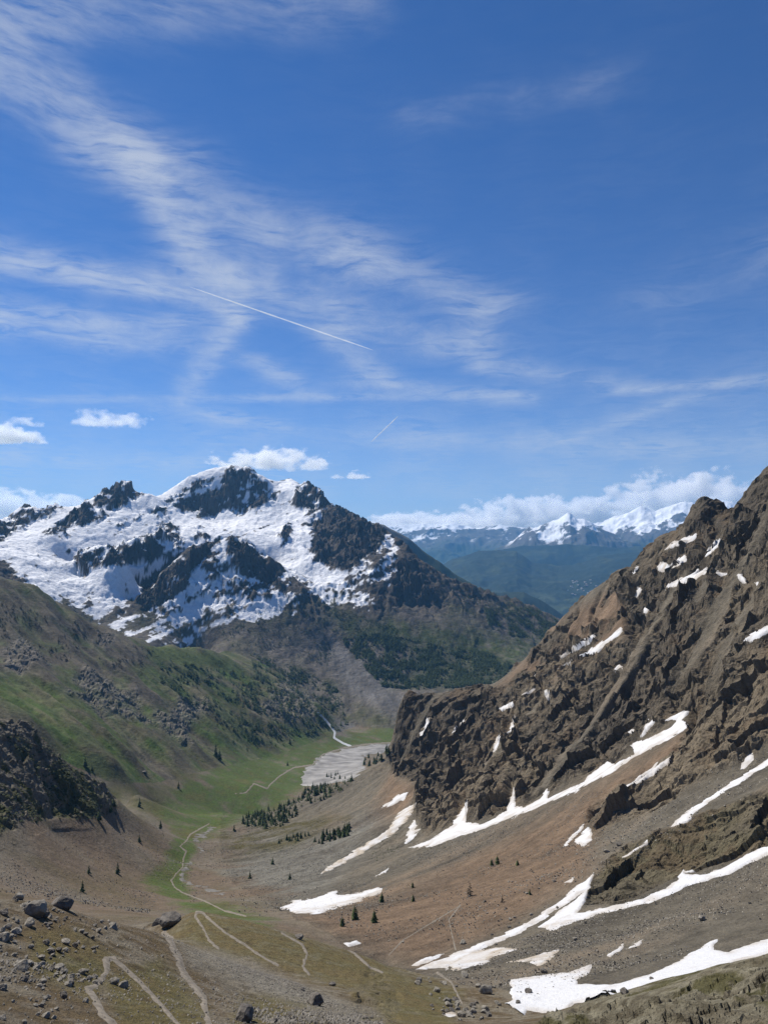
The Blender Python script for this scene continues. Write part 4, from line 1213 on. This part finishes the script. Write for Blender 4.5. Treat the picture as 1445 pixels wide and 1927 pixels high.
SINGLES = [  # view, foot, height in that view, label
    (3, 528, 438, 30, 'lone dark conifer on the edge of the green meadow'), (3, 607, 522, 30, 'lone conifer at the lower edge of the green meadow'), (3, 527, 573, 24, 'small conifer on brown stony slope above the valley path'),
    (3, 445, 692, 36, 'taller dark conifer alone on the stony bowl'), (3, 337, 694, 28, 'small pale conifer beside the taller lone conifer in the bowl'), (3, 313, 760, 36, 'lone conifer low in the stony bowl behind the knoll'),
    (3, 323, 285, 28, 'conifer above the shrubby crag on the grassy slope'), (3, 349, 302, 20, 'smaller conifer just right of the one above the crag'), (3, 675, 368, 24, 'conifer standing by scattered rocks on the upper meadow'),
    (3, 885, 528, 20, 'small conifer left of the conifer grove end'), (3, 935, 510, 24, 'conifer at the tip of the riverside grove'), (3, 1030, 655, 22, 'small bush-like conifer on grey scree'), (3, 945, 710, 28, 'small conifer alone on grey scree fan'),
    (3, 1095, 712, 24, 'low conifer on grey scree below the green strip'), (3, 815, 250, 44, 'tall dark conifer of a pair on the green hillside'), (3, 830, 262, 38, 'shorter conifer of the pair on the green hillside'),
    (3, 1095, 200, 24, 'conifer alone on the green slope above the track'), (3, 1086, 282, 14, 'round shrub by the pale track in the meadow'),
    (6, 457, 148, 30, 'leaning larch on the brown scree, upper one'), (6, 436, 154, 24, 'short larch beside the upper larch on scree'), (6, 357, 262, 44, 'bare brown larch on the brown scree'), (6, 475, 286, 26, 'small bare larch near the bigger bare larch'),
    (6, 36, 288, 34, 'dark larch low on the brown scree'), (6, 150, 284, 24, 'small dark larch between the path and the snow sliver'), (6, 9, 362, 44, 'larch at the bottom edge of the brown scree'), (6, 148, 234, 20, 'tiny larch on the brown scree below snow sliver'),
    (6, 530, 152, 18, 'dark shrub on brown scree right of two larches'), (6, 575, 258, 18, 'dark shrub below the narrow snow scrap'), (3, 1340, 865, 50, 'larch beside the flat snow patch'), (3, 1412, 876, 40, 'bare larch to the right of the flat snow patch larch'),
    (3, 1293, 890, 34, 'small larch below the flat snow patch'), (3, 430, 440, 30, 'conifer on the right end of the shrubby crag'), (3, 420, 462, 26, 'lower conifer on the right end of the shrubby crag'), (3, 375, 492, 34, 'conifer under the foot of the shrubby crag'),
]
for view, fx, fy, hh, lab in SINGLES:
    s_ = ZV[view][0]
    (bx, by), = zc(view, [(fx, fy)])
    p = at(bx, by)
    if p is None:
        continue
    H_ = hh / s_ / FPX * p[3] * 1.1
    bare = 'bare' in lab
    shrub = 'shrub' in lab or 'bush' in lab
    tree(p[0], p[1], p[2], H_, lab, 'single trees scattered on the slopes', BARE if bare else (CROWNS[2] if 'larch' in lab else random.choice(CROWNS[:2])), 'shrub' if shrub else 'conifer tree', 'shrub' if shrub else 'conifer_tree', 1.9 if shrub else 1.4)


def scatter(poly, n, hmin, hmax, regs, seed, even=0.35):
    """feet of n trees spread over ground whose image falls in poly"""
    sdp = sdist(PX, PY, poly)
    m = (sdp > 0) & np.isin(REG, regs)
    m &= VIS | (RNG.random(D.shape) < 0.25)
    idx = np.flatnonzero(m)
    if not len(idx):
        return []
    w_ = (CELL.ravel()[idx] ** 2) * np.clip(even + fbm(X.ravel()[idx], Y.ravel()[idx], 70, 3, 0.6, seed=seed) * 1.6, 0.02, 2)
    g_ = np.random.default_rng(seed)
    pick = g_.choice(idx, size=min(n, len(idx)), replace=False, p=w_ / w_.sum())
    return [(float(X2.ravel()[i]), float(Y2.ravel()[i]), float(Z.ravel()[i]), hmin + (hmax - hmin) * g_.random() ** 1.5) for i in pick]


GROVES = [
    (zc(7, [(430, 862), (530, 802), (760, 742), (790, 682), (900, 652), (1050, 632), (1010, 680), (920, 730), (770, 775), (760, 822), (660, 882), (560, 902)]), 180, 7, 12, [1, 2], 'dark conifer in the long grove above the riverbed', 'conifers of the riverside grove'),
    (zc(7, [(820, 985), (900, 915), (1040, 880), (1045, 930), (900, 975)]), 42, 6, 10, [1], 'conifer in the small clump on the scree', 'conifers clumped on the scree'),
    (zc(7, [(640, 975), (700, 940), (800, 920), (820, 940), (720, 970)]), 16, 4, 8, [1], 'conifer in the thin row on the grassy scree', 'conifers in a thin row'),
    (zc(7, [(1100, 520), (1240, 482), (1300, 500), (1200, 560), (1120, 566)]), 26, 10, 16, [1, 2], 'conifer in the dense stand at the far side of the riverbed', 'conifers beyond the riverbed'),
    (zc(7, [(905, 615), (960, 600), (1020, 600), (1015, 625), (920, 630)]), 10, 7, 12, [1, 2, 3], 'small conifer growing on the gravel of the riverbed', 'conifers on the gravel'),
]
for poly, n, a, b, regs, lab, grp in GROVES:
    for x, y, z, h_ in scatter(poly, n, a, b, regs, n + 3, 1.3):
        tree(x, y, z, h_, lab, grp, random.choice(CROWNS[:3]))


def forest(name, lab, feet, mat, variants, cat='forest', squash=1.0):
    V = []; F = []; off = 0
    g_ = np.random.default_rng(len(feet))
    for (x, y, z, h_) in feet:
        v, f = variants[g_.integers(len(variants))]
        a = g_.random() * 6.28; ca, sa = math.cos(a), math.sin(a)
        s_ = h_ * squash
        V.append(np.stack([(v[:, 0] * ca - v[:, 1] * sa) * s_ + x, (v[:, 0] * sa + v[:, 1] * ca) * s_ + y, v[:, 2] * h_ + z - 0.5 - 0.03 * h_], 1))
        F.append(f + off); off += len(v)
    o = raw_mesh(name, np.concatenate(V), np.concatenate(F), mat, smooth=False)
    return tag(o, lab, cat, kind='stuff')


LOWT = [crown_arrays(s, 5, 4, .34, 1.5) for s in (11, 12, 13, 14)]
SHRUBV = [crown_arrays(s, 3, 5, .8, 1.3) for s in (21, 22, 23)]
feet = []
for poly, n, a, b in [
    ([(640, 1205), (690, 1190), (760, 1200), (830, 1215), (900, 1222), (965, 1250), (940, 1285), (860, 1295), (780, 1298), (720, 1292), (680, 1250)], 3600, 10, 20),
    ([(910, 1145), (1000, 1142), (1050, 1168), (1035, 1205), (960, 1197), (920, 1180)], 1500, 10, 19),
    ([(820, 1090), (930, 1115), (1000, 1142), (960, 1160), (880, 1140)], 350, 8, 13),
    ([(470, 1225), (560, 1255), (640, 1300), (660, 1380), (610, 1370), (560, 1340), (480, 1280)], 700, 9, 18),
    ([(590, 1130), (700, 1165), (780, 1190), (700, 1200), (640, 1180)], 260, 6, 11),
    ([(560, 1120), (640, 1190), (640, 1260), (540, 1230), (440, 1220), (400, 1180), (500, 1140)], 330, 6, 11)]:
    feet += scatter(poly, n, a, b, [3, 5], n)
forest('forest', 'dark conifer forest covering the lower flanks of the snowy mountain', feet, M_CON, LOWT)
feet = scatter(GROVES[0][0], 480, 3.0, 8, [1, 2], 97, 1.3)
forest('undergrowth', 'smaller conifers and bushes filling the riverside grove', feet, M_LARCH, LOWT, 'undergrowth')
feet = []
for poly, n, a, b in [([(300, 1240), (480, 1270), (620, 1340), (600, 1380), (480, 1400), (380, 1340), (300, 1300)], 800, 8, 18), ([(380, 1340), (480, 1340), (560, 1370), (560, 1400), (450, 1420)], 70, 6, 12)]:
    feet += scatter(poly, n, a, b, [3], n + 1)
forest('hillside_trees', 'scattered dark conifers over the green hillside gullies', feet, M_CON, LOWT, 'trees')
feet = scatter([(0, 1130), (120, 1160), (290, 1225), (260, 1260), (180, 1250), (60, 1240), (0, 1200)], 260, 6, 11, [3], 77)
forest('larch_trees', 'brown leafless larches high on the grey hillside', feet, M_BARE, LOWT, 'trees')
feet = scatter([(-150, 1340), (0, 1380), (90, 1400), (215, 1480), (220, 1530), (120, 1545), (0, 1545), (-150, 1560)], 1700, 1.4, 3.8, [4], 88)
feet += scatter([(220, 1440), (320, 1500), (420, 1470), (520, 1440), (560, 1480), (420, 1540), (300, 1560), (230, 1520)], 110, 0.8, 2.0, [2, 3], 89)
feet += scatter([(400, 1590), (470, 1545), (620, 1540), (560, 1600), (440, 1620)], 170, 0.8, 2.4, [1], 90)
feet += scatter(zc(4, [(-10, 720), (20, 650), (90, 620), (110, 670), (40, 730)]), 90, 0.8, 2.2, [1], 91)
feet += scatter([(640, 1720), (760, 1640), (900, 1640), (860, 1740), (720, 1790)], 120, 0.5, 1.1, [1], 92)
feet += scatter([(640, 1700), (900, 1580), (1100, 1490), (1250, 1400), (1260, 1440), (1090, 1640), (900, 1760), (760, 1800)], 330, 0.4, 1.0, [1], 95)
feet += scatter([(0, 1660), (0, 1560), (230, 1530), (330, 1560), (300, 1690)], 160, 0.4, 1.0, [2], 96)
forest('shrubs', 'low dark juniper shrubs spread over crag and slopes', feet, needle_mat('shrub_leaves', (0.035, 0.045, 0.016), (0.070, 0.075, 0.028)), SHRUBV, 'shrubs')

feet = scatter([(315, 1765), (370, 1716), (540, 1750), (780, 1840), (860, 1870), (850, 1927), (720, 1927), (520, 1830), (400, 1800)], 3000, 0.2, 0.5, [0], 93)
feet += scatter([(40, 1760), (200, 1760), (380, 1880), (560, 1860), (640, 1940), (220, 1940), (40, 1860)], 4200, 0.1, 0.28, [0], 94)
forest('grass', 'short dry grass tufts on the near slope', feet, needle_mat('dry_grass', (0.085, 0.078, 0.030), (0.150, 0.125, 0.060)), [crown_arrays(s_, 2, 5, .7, .9) for s_ in (31, 32)], 'grass')

# ------------------------------------------------------------------ boulders
def boulder_mesh(seed, sub=3, flat=0.75):
    bm = bmesh.new(); bmesh.ops.create_icosphere(bm, subdivisions=sub, radius=1)
    g_ = np.random.default_rng(seed)
    planes = [(v / np.linalg.norm(v), 0.50 + 0.32 * g_.random()) for v in g_.normal(size=(11, 3))]
    co = np.array([v.co[:] for v in bm.verts])
    for n_, dd in planes:
        s_ = co @ n_ - dd
        co = co - np.where(s_ > 0, s_, 0)[:, None] * n_[None] * 0.96
    r = 0.09 * fbm(co[:, 0], co[:, 1], 0.7, 4, 0.6, z=co[:, 2], seed=seed * 3.1)
    co = co * (1 + r)[:, None]
    co[:, 2] *= flat
    me = bpy.data.meshes.new('boulder'); bm.to_mesh(me); bm.free()
    me.vertices.foreach_set('co', co.astype(np.float32).ravel())
    me.update()
    return me


M_BLD = plain_mat('boulder_stone', (0.19, 0.17, 0.14), 0.95, 2.2, 0.3, 0.12, rgb2=(0.30, 0.275, 0.23))
M_BLD3 = plain_mat('pale_rubble', (0.19, 0.172, 0.145), 0.95, 0.9, 0.35, 0.05, rgb2=(0.30, 0.275, 0.235))
M_BLD2 = plain_mat('dark_boulder_stone', (0.105, 0.094, 0.083), 0.95, 2.2, 0.35, 0.25, rgb2=(0.19, 0.17, 0.145))
BM = [boulder_mesh(s) for s in range(1, 9)]
BMD = []
for me in BM:
    me.materials.append(M_BLD)
    m2 = me.copy(); m2.materials.clear(); m2.materials.append(M_BLD2); BMD.append(m2)


def boulder(x, y, z, w, lab, grp=None, dark=False, name='boulder', cat='boulder', k=None, sink=0.25):
    me = random.choice(BMD if dark else BM) if k is None else (BMD if dark else BM)[k]
    o = bpy.data.objects.new(name, me); COL.objects.link(o)
    o.location = (x, y, z + w * 0.5 * 0.75 * (1 - 2 * sink)); o.scale = (w * 0.56, w * (0.42 + 0.15 * random.random()), w * (0.45 + 0.15 * random.random()))
    o.rotation_euler = (random.uniform(-.3, .3), random.uniform(-.3, .3), random.random() * 6.28 if k is None else 0.3)
    return tag(o, lab, cat, grp)


BOULD = [
    (5, 235, 318, 82, 1, 'big dark angular boulder on the knoll edge above the bowl'), (5, 67, 288, 42, 0, 'pale boulder on the knoll skyline'), (5, 20, 345, 42, 1, 'dark rounded boulder at the frame edge of the knoll'),
    (5, 130, 345, 86, 0, 'broad flat pale slab heading the boulder heap'), (5, 112, 385, 50, 0, 'boulder under the broad slab in the heap'), (5, 165, 350, 44, 1, 'dark boulder tucked right of the broad slab'),
    (5, 20, 440, 52, 0, 'pale boulder low in the heap by the frame edge'), (5, 62, 412, 40, 0, 'grey boulder in the middle of the heap'), (5, 645, 378, 80, 1, 'large dark boulder behind the grassy spur'), (5, 597, 380, 48, 1, 'smaller dark boulder beside the large one on the spur'),
    (5, 925, 745, 105, 1, 'biggest dark boulder at the bottom below the gravel run'), (5, 1190, 685, 72, 1, 'dark boulder right of the gravel run'), (5, 1128, 435, 38, 1, 'squat rock on the spur beside the short curved path'),
    (5, 243, 660, 38, 1, 'small black boulder left of the widest path'), (5, 470, 620, 44, 0, 'pale boulder between the two hairpin paths'), (5, 430, 605, 40, 0, 'grey boulder inside the hairpin bend'), (5, 88, 552, 64, 0, 'flat pale slab on the turf of the knoll'),
    (5, 250, 452, 38, 0, 'pale block on the stony knoll'), (5, 222, 550, 36, 0, 'rounded pale rock below the knoll turf'), (5, 285, 468, 28, 1, 'small dark rock on the stony knoll'), (5, 1255, 612, 28, 1, 'small dark rock at the spur edge'),
    (5, 1040, 750, 30, 1, 'small dark rock at the bottom edge right of the biggest boulder'), (5, 1140, 632, 26, 1, 'small dark rock above the gravel run end'), (5, 430, 395, 40, 0, 'grey rock where the knoll drops to the path'), (5, 30, 395, 30, 0, 'rounded rock over the lowest pale boulder of the heap'),
    (3, 548, 312, 26, 1, 'large dark boulder alone on the green hillside'), (6, 900, 82, 28, 1, 'dark block on the scree above the greenish outcrop'), (6, 1205, 352, 30, 0, 'pinkish block on the grey scree'), (6, 1020, 572, 22, 1, 'dark stone on the large snow patch'),
    (6, 335, 560, 34, 0, 'grey boulder below the dusty snow tongue'), (6, 410, 620, 60, 0, 'broad boulder in the gully right of the path'), (6, 305, 648, 28, 1, 'dark stone at the gully path end'), (6, 625, 545, 30, 1, 'dark stone at the top edge of the largest snow patch'),
    (6, 920, 620, 40, 1, 'stone half sunk in the lower edge of the largest snow patch'), (6, 330, 438, 26, 0, 'grey stone beside the long snow strip'), (6, 855, 105, 22, 0, 'grey stone on scree above the greenish outcrop'), (6, 740, 425, 20, 0, 'lone stone on the grey scree'),
    (6, 530, 660, 26, 1, 'dark stone on the tip of the largest snow patch'), (6, 570, 622, 36, 1, 'dark rock breaking through the largest snow patch'),
]
for view, bx, by, wz, dark, lab in BOULD:
    (qx, qy), = zc(view, [(bx, by)])
    p = at(qx, qy)
    if p:
        boulder(p[0], p[1], p[2], 0.88 * wz / ZV[view][0] / FPX * p[3], lab, 'large boulders on the slopes', bool(dark))


def scatter_rocks(poly, n, a, b, regs, lab, grp, seed, dark=0.35):
    for x, y, z, s_ in scatter(poly, n, a, b, regs, seed):
        boulder(x, y, z, s_, lab, grp, random.random() < dark, 'rock', 'rock')


scatter_rocks([(-20, 1690), (100, 1700), (210, 1740), (200, 1800), (120, 1800), (0, 1800)], 90, 0.2, 0.75, [0], 'rock of the boulder heap on the knoll', 'rocks of the knoll heap', 501, 0.2)
scatter_rocks([(0, 1790), (120, 1790), (200, 1850), (120, 1927), (0, 1927)], 60, 0.25, 0.7, [0], 'small rock lying on the knoll turf', 'rocks on the knoll turf', 502, 0.15)
scatter_rocks([(780, 1840), (960, 1830), (990, 1870), (900, 1927), (820, 1927)], 60, 0.4, 1.4, [0, 1], 'rock in the stony gully below the snow', 'rocks in the gully', 503)
scatter_rocks([(800, 1720), (1080, 1600), (1445, 1440), (1445, 1500), (1180, 1600), (1100, 1680), (900, 1800)], 60, 0.5, 1.5, [1], 'rock scattered on the scree of the mountainside', 'rocks on the scree', 504)


def rubble(name, lab, specs, mat, seed):
    g_ = np.random.default_rng(seed)
    base = []
    for s in range(4):
        v = g_.normal(size=(7, 3)); v /= np.linalg.norm(v, axis=1)[:, None]
        bm = bmesh.new()
        for q in v: bm.verts.new(q)
        bmesh.ops.convex_hull(bm, input=bm.verts[:])
        bm.verts.ensure_lookup_table(); bm.verts.index_update()
        base.append((np.array([q.co[:] for q in bm.verts], np.float32), np.array([[q.index for q in f.verts] for f in bm.faces if len(f.verts) == 3], np.int32)))
        bm.free()
    V = []; F = []; off = 0
    for poly, n, a, b, regs in specs:
        for x, y, z, s_ in scatter(poly, n, a, b, regs, seed + n):
            v, f = base[g_.integers(4)]
            sc_ = s_ * 0.5 * (0.7 + 0.6 * g_.random(3))
            V.append(v * sc_ + np.array([x, y, z + 0.1 * s_])); F.append(f + off); off += len(v)
    o = raw_mesh(name, np.concatenate(V), np.concatenate(F), mat, smooth=False)
    return tag(o, lab, 'rubble', kind='stuff')


rubble('rubble', 'loose grey stones strewn over the near slope', [
    ([(-60, 1700), (100, 1700), (300, 1755), (400, 1800), (560, 1860), (720, 1927), (500, 1927), (350, 1840), (200, 1850), (-60, 1850)], 3600, 0.08, 0.42, [0]),
    ([(-60, 1800), (300, 1830), (700, 1900), (760, 1960), (-60, 1960)], 2600, 0.06, 0.26, [0]),
    ([(400, 1800), (560, 1850), (740, 1935), (640, 1935), (440, 1840)], 3200, 0.07, 0.24, [0])], M_BLD3, 601)
rubble('scree_stones', 'countless small stones on the scree below the cliffs', [
    ([(800, 1840), (1000, 1760), (1445, 1600), (1445, 1760), (1100, 1840), (950, 1900), (850, 1900)], 6000, 0.18, 0.7, [1]),
    ([(560, 1700), (800, 1600), (1100, 1490), (1445, 1400), (1445, 1480), (1100, 1660), (800, 1820), (640, 1740)], 7000, 0.3, 1.1, [1]),
    ([(300, 1600), (520, 1540), (700, 1540), (620, 1660), (520, 1730), (360, 1700)], 5000, 0.3, 1.3, [1, 2]),
    ([(0, 1560), (300, 1540), (330, 1640), (280, 1720), (0, 1680)], 3000, 0.3, 1.1, [2])], M_BLD, 602)

# ------------------------------------------------------------------ village in the far valley
M_WALL = plain_mat('house_plaster', (0.62, 0.60, 0.56), 0.9, 0.1, 0.1)
M_ROOF = plain_mat('house_roof', (0.30, 0.24, 0.21), 0.9, 0.1, 0.2)


def houses():
    me = HILLS.data
    co = np.empty(len(me.vertices) * 3, np.float32); me.vertices.foreach_get('co', co); co = co.reshape(-1, 3)
    hx, hy = project(co[:, 0], co[:, 1], co[:, 2])
    g_ = np.random.default_rng(5)
    hm = bpy.data.meshes.new('house')
    L, Wd, Hh, rf = 13, 9, 8, 5
    v = [(-L, -Wd, -4), (L, -Wd, -4), (L, Wd, -4), (-L, Wd, -4), (-L, -Wd, Hh), (L, -Wd, Hh), (L, Wd, Hh), (-L, Wd, Hh), (-L, 0, Hh + rf), (L, 0, Hh + rf),
         (-L - 1, -Wd - 1.5, Hh - .4), (L + 1, -Wd - 1.5, Hh - .4), (L + 1, 0, Hh + rf + .5), (-L - 1, 0, Hh + rf + .5), (L + 1, Wd + 1.5, Hh - .4), (-L - 1, Wd + 1.5, Hh - .4)]
    f = [(0, 1, 5, 4), (1, 2, 6, 5), (2, 3, 7, 6), (3, 0, 4, 7), (4, 8, 7), (5, 6, 9), (10, 11, 12, 13), (13, 12, 14, 15)]
    hm.from_pydata(v, [], f); hm.materials.append(M_WALL); hm.materials.append(M_ROOF)
    for p in hm.polygons[6:]: p.material_index = 1
    for k in range(38):
        cx, cyy = g_.normal(1105, 26), g_.normal(1106, 9)
        i = int(np.argmin((hx - cx) ** 2 + (hy - cyy) ** 2 + (co[:, 1] > 12800) * 1e6))
        o = bpy.data.objects.new('house', hm); COL.objects.link(o)
        o.location = (co[i, 0] + g_.normal(0, 25), co[i, 1], co[i, 2] + 2); o.rotation_euler = (0, 0, g_.random() * 3.1)
        o.scale = (1, 1, 1)
        tag(o, 'tiny pale house of the village far down in the blue valley', 'house', 'houses of the far village')


houses()

# ------------------------------------------------------------------ contrails
def contrail(p0, p1, dist, w0, w1, lab):
    M_CT = bpy.data.materials.get('ice_trail')
    if M_CT is None:
        M_CT = bpy.data.materials.new('ice_trail'); M_CT.use_nodes = True
        t = M_CT.node_tree; t.nodes.clear()
        o_ = N(t, 'ShaderNodeOutputMaterial'); mx = N(t, 'ShaderNodeMixShader'); tr = N(t, 'ShaderNodeBsdfTransparent'); tl = N(t, 'ShaderNodeBsdfTranslucent'); df = N(t, 'ShaderNodeBsdfDiffuse'); ad = N(t, 'ShaderNodeMixShader')
        tc = N(t, 'ShaderNodeTexCoord'); n = N(t, 'ShaderNodeTexNoise'); n.inputs['Scale'].default_value = 0.0012
        t.links.new(tc.outputs['Object'], n.inputs['Vector'])
        tl.inputs[0].default_value = df.inputs[0].default_value = (0.85, 0.87, 0.9, 1)
        t.links.new(df.outputs[0], ad.inputs[1]); t.links.new(tl.outputs[0], ad.inputs[2])
        t.links.new(M(t, 'MULTIPLY_ADD', n.outputs[0], 0.9, 0.10, clamp=True), mx.inputs[0])
        t.links.new(tr.outputs[0], mx.inputs[1]); t.links.new(ad.outputs[0], mx.inputs[2]); t.links.new(mx.outputs[0], o_.inputs[0])
    def pt(p, d):
        az, te = ray(*p)
        return np.array([d * math.sin(az), d * math.cos(az), d * te])
    a = pt(p0, dist[0]); b = pt(p1, dist[1])
    ax = (b - a) / np.linalg.norm(b - a); s1 = np.cross(ax, [0, 0, 1]); s1 /= np.linalg.norm(s1); s2 = np.cross(ax, s1)
    V = []; n = 24
    for i in range(n + 1):
        f = i / n; r_ = (w0 * (1 - f) + w1 * f) * (0.15 + 0.85 * min(1, f * 8, (1 - f) * 8)) * (1 + 0.2 * math.sin(i * 1.7))
        for k in range(8):
            V.append(a + (b - a) * f + r_ * (math.cos(k * math.pi / 4) * s1 + math.sin(k * math.pi / 4) * s2))
    F = [(i * 8 + k, i * 8 + (k + 1) % 8, i * 8 + 8 + (k + 1) % 8, i * 8 + 8 + k) for i in range(n) for k in range(8)]
    tag(raw_mesh('contrail', np.array(V), np.array(F), M_CT), lab, 'contrail', 'aircraft trails')


contrail((358, 540), (702, 659), (22000, 30000), 21, 26, 'long straight white aircraft trail crossing the cirrus')
contrail((749, 783), (698, 832), (40000, 48000), 30, 34, 'short slanting aircraft trail above the far valley')

# ------------------------------------------------------------------ cumulus clouds
def cloud_mat(seed, scale, dens, flat):
    m = bpy.data.materials.new('cloud_vapour'); m.use_nodes = True
    t = m.node_tree; t.nodes.clear()
    out = N(t, 'ShaderNodeOutputMaterial'); pv = N(t, 'ShaderNodeVolumePrincipled')
    pv.inputs['Color'].default_value = (1, 1, 1, 1); pv.inputs['Anisotropy'].default_value = 0.35
    tc = N(t, 'ShaderNodeTexCoord'); sep = N(t, 'ShaderNodeSeparateXYZ')
    t.links.new(tc.outputs['Object'], sep.inputs[0])
    n = N(t, 'ShaderNodeTexNoise'); n.inputs['Scale'].default_value = 1.0; n.inputs['Detail'].default_value = 6; n.inputs['Roughness'].default_value = 0.6
    mp = N(t, 'ShaderNodeMapping'); mp.inputs['Location'].default_value = (seed * 3.7, seed * 1.9, seed); mp.inputs['Scale'].default_value = scale
    t.links.new(tc.outputs['Object'], mp.inputs[0]); t.links.new(mp.outputs[0], n.inputs['Vector'])
    # body: round above, flat below
    zz = M(t, 'ADD', sep.outputs[2], flat)
    up = M(t, 'MULTIPLY', zz, zz)
    dn = M(t, 'MULTIPLY', M(t, 'MAXIMUM', M(t, 'MULTIPLY', zz, -1), 0), 4.0)
    xx = M(t, 'MULTIPLY', sep.outputs[0], sep.outputs[0]); yy = M(t, 'MULTIPLY', sep.outputs[1], sep.outputs[1])
    f = M(t, 'SUBTRACT', 0.62, M(t, 'ADD', M(t, 'ADD', M(t, 'MULTIPLY', xx, 0.9), yy), M(t, 'ADD', up, dn)))
    f = M(t, 'ADD', f, M(t, 'MULTIPLY', M(t, 'SUBTRACT', n.outputs[0], 0.52), 4.2))
    edge = M(t, 'SUBTRACT', 1.0, M(t, 'MAXIMUM', M(t, 'MAXIMUM', xx, yy), M(t, 'MULTIPLY', sep.outputs[2], sep.outputs[2])))
    f = M(t, 'MULTIPLY', M(t, 'MULTIPLY', f, 2.6, clamp=True), M(t, 'MULTIPLY', edge, 5, clamp=True))
    t.links.new(M(t, 'MULTIPLY', f, dens), pv.inputs['Density'])
    t.links.new(pv.outputs[0], out.inputs['Volume'])
    return m


CLOUDS = [  # centre column, row, half width, half height (rows), distance, noise, density, label
    (510, 864, 96, 30, 20000, (3.4, 2.0, 1.9), .0040, 'white puffy cloud floating just above the rounded summit'),
    (14, 815, 52, 28, 19000, (2.2, 1.6, 1.5), .0050, 'bright cloud cut by the frame edge above the snowy ridge'),
    (208, 788, 62, 22, 21000, (3.0, 2.0, 1.7), .0016, 'thin wispy cloud over the dark rocky peak'),
    (670, 894, 24, 12, 22000, (1.8, 1.4, 1.4), .0050, 'small round cloud right of the summit cloud'),
    (633, 896, 14, 8, 22500, (1.6, 1.4, 1.4), .0035, 'tiny faint cloud beside the small round one'),
    (40, 950, 110, 34, 27200, (3.4, 2.0, 1.6), .0030, 'pale cloud bank low behind the left end of the snowy ridge'),
    (830, 982, 190, 26, 27700, (6.0, 2.2, 1.5), .0050, 'long cloud bank lying on the distant snow peaks'),
    (1040, 962, 150, 40, 28200, (5.0, 2.2, 1.8), .0055, 'heaped cloud bank behind the pointed distant peak'),
    (1170, 950, 36, 16, 27700, (2.0, 1.5, 1.5), .0055, 'small cloud between the two heaped banks'),
    (1300, 930, 130, 58, 28700, (3.6, 2.2, 2.0), .0055, 'tall white cloud rising behind the rock tower'),
    (50, 793, 24, 12, 19500, (1.8, 1.4, 1.4), .0024, 'little cloud shred above the frame edge cloud'),
]
for i, (cx, cyy, hw, hh, d, sc_, dn_, lab) in enumerate(CLOUDS):
    az, te = ray(cx, cyy)
    bm = bmesh.new(); bmesh.ops.create_cube(bm, size=2)
    me = bpy.data.meshes.new('cloud'); bm.to_mesh(me); bm.free()
    o = bpy.data.objects.new('cloud', me); COL.objects.link(o)
    o.location = (d * math.sin(az), d * math.cos(az), d * te)
    o.rotation_euler = (0, 0, -az)
    k = d / FPX
    o.scale = (hw * k * 1.25, min(hw * k * 0.8, 1800), hh * k * 1.3)
    me.materials.append(cloud_mat(i + 1, sc_, dn_, 0.35))
    tag(o, lab, 'cloud', 'small clouds near the horizon')

# ------------------------------------------------------------------ haze
def haze():
    bm = bmesh.new(); bmesh.ops.create_cube(bm, size=1)
    me = bpy.data.meshes.new('haze'); bm.to_mesh(me); bm.free()
    o = bpy.data.objects.new('haze', me); COL.objects.link(o)
    x0, x1, y0, y1, z0, z1 = -31000, 31000, -4000, 25600, -1125, 1500
    o.location = ((x0 + x1) / 2, (y0 + y1) / 2, (z0 + z1) / 2); o.scale = (x1 - x0, y1 - y0, z1 - z0)
    m = bpy.data.materials.new('valley_air'); m.use_nodes = True
    t = m.node_tree; t.nodes.clear()
    out = N(t, 'ShaderNodeOutputMaterial'); pv = N(t, 'ShaderNodeVolumePrincipled')
    pv.inputs['Color'].default_value = (0.19, 0.53, 1.0, 1)
    pv.inputs['Density'].default_value = 2.6e-5
    pv.inputs['Anisotropy'].default_value = 0.2
    t.links.new(pv.outputs[0], out.inputs['Volume'])
    me.materials.append(m)
    tag(o, 'thin blue haze filling the far valley', 'haze', kind='stuff')


haze()
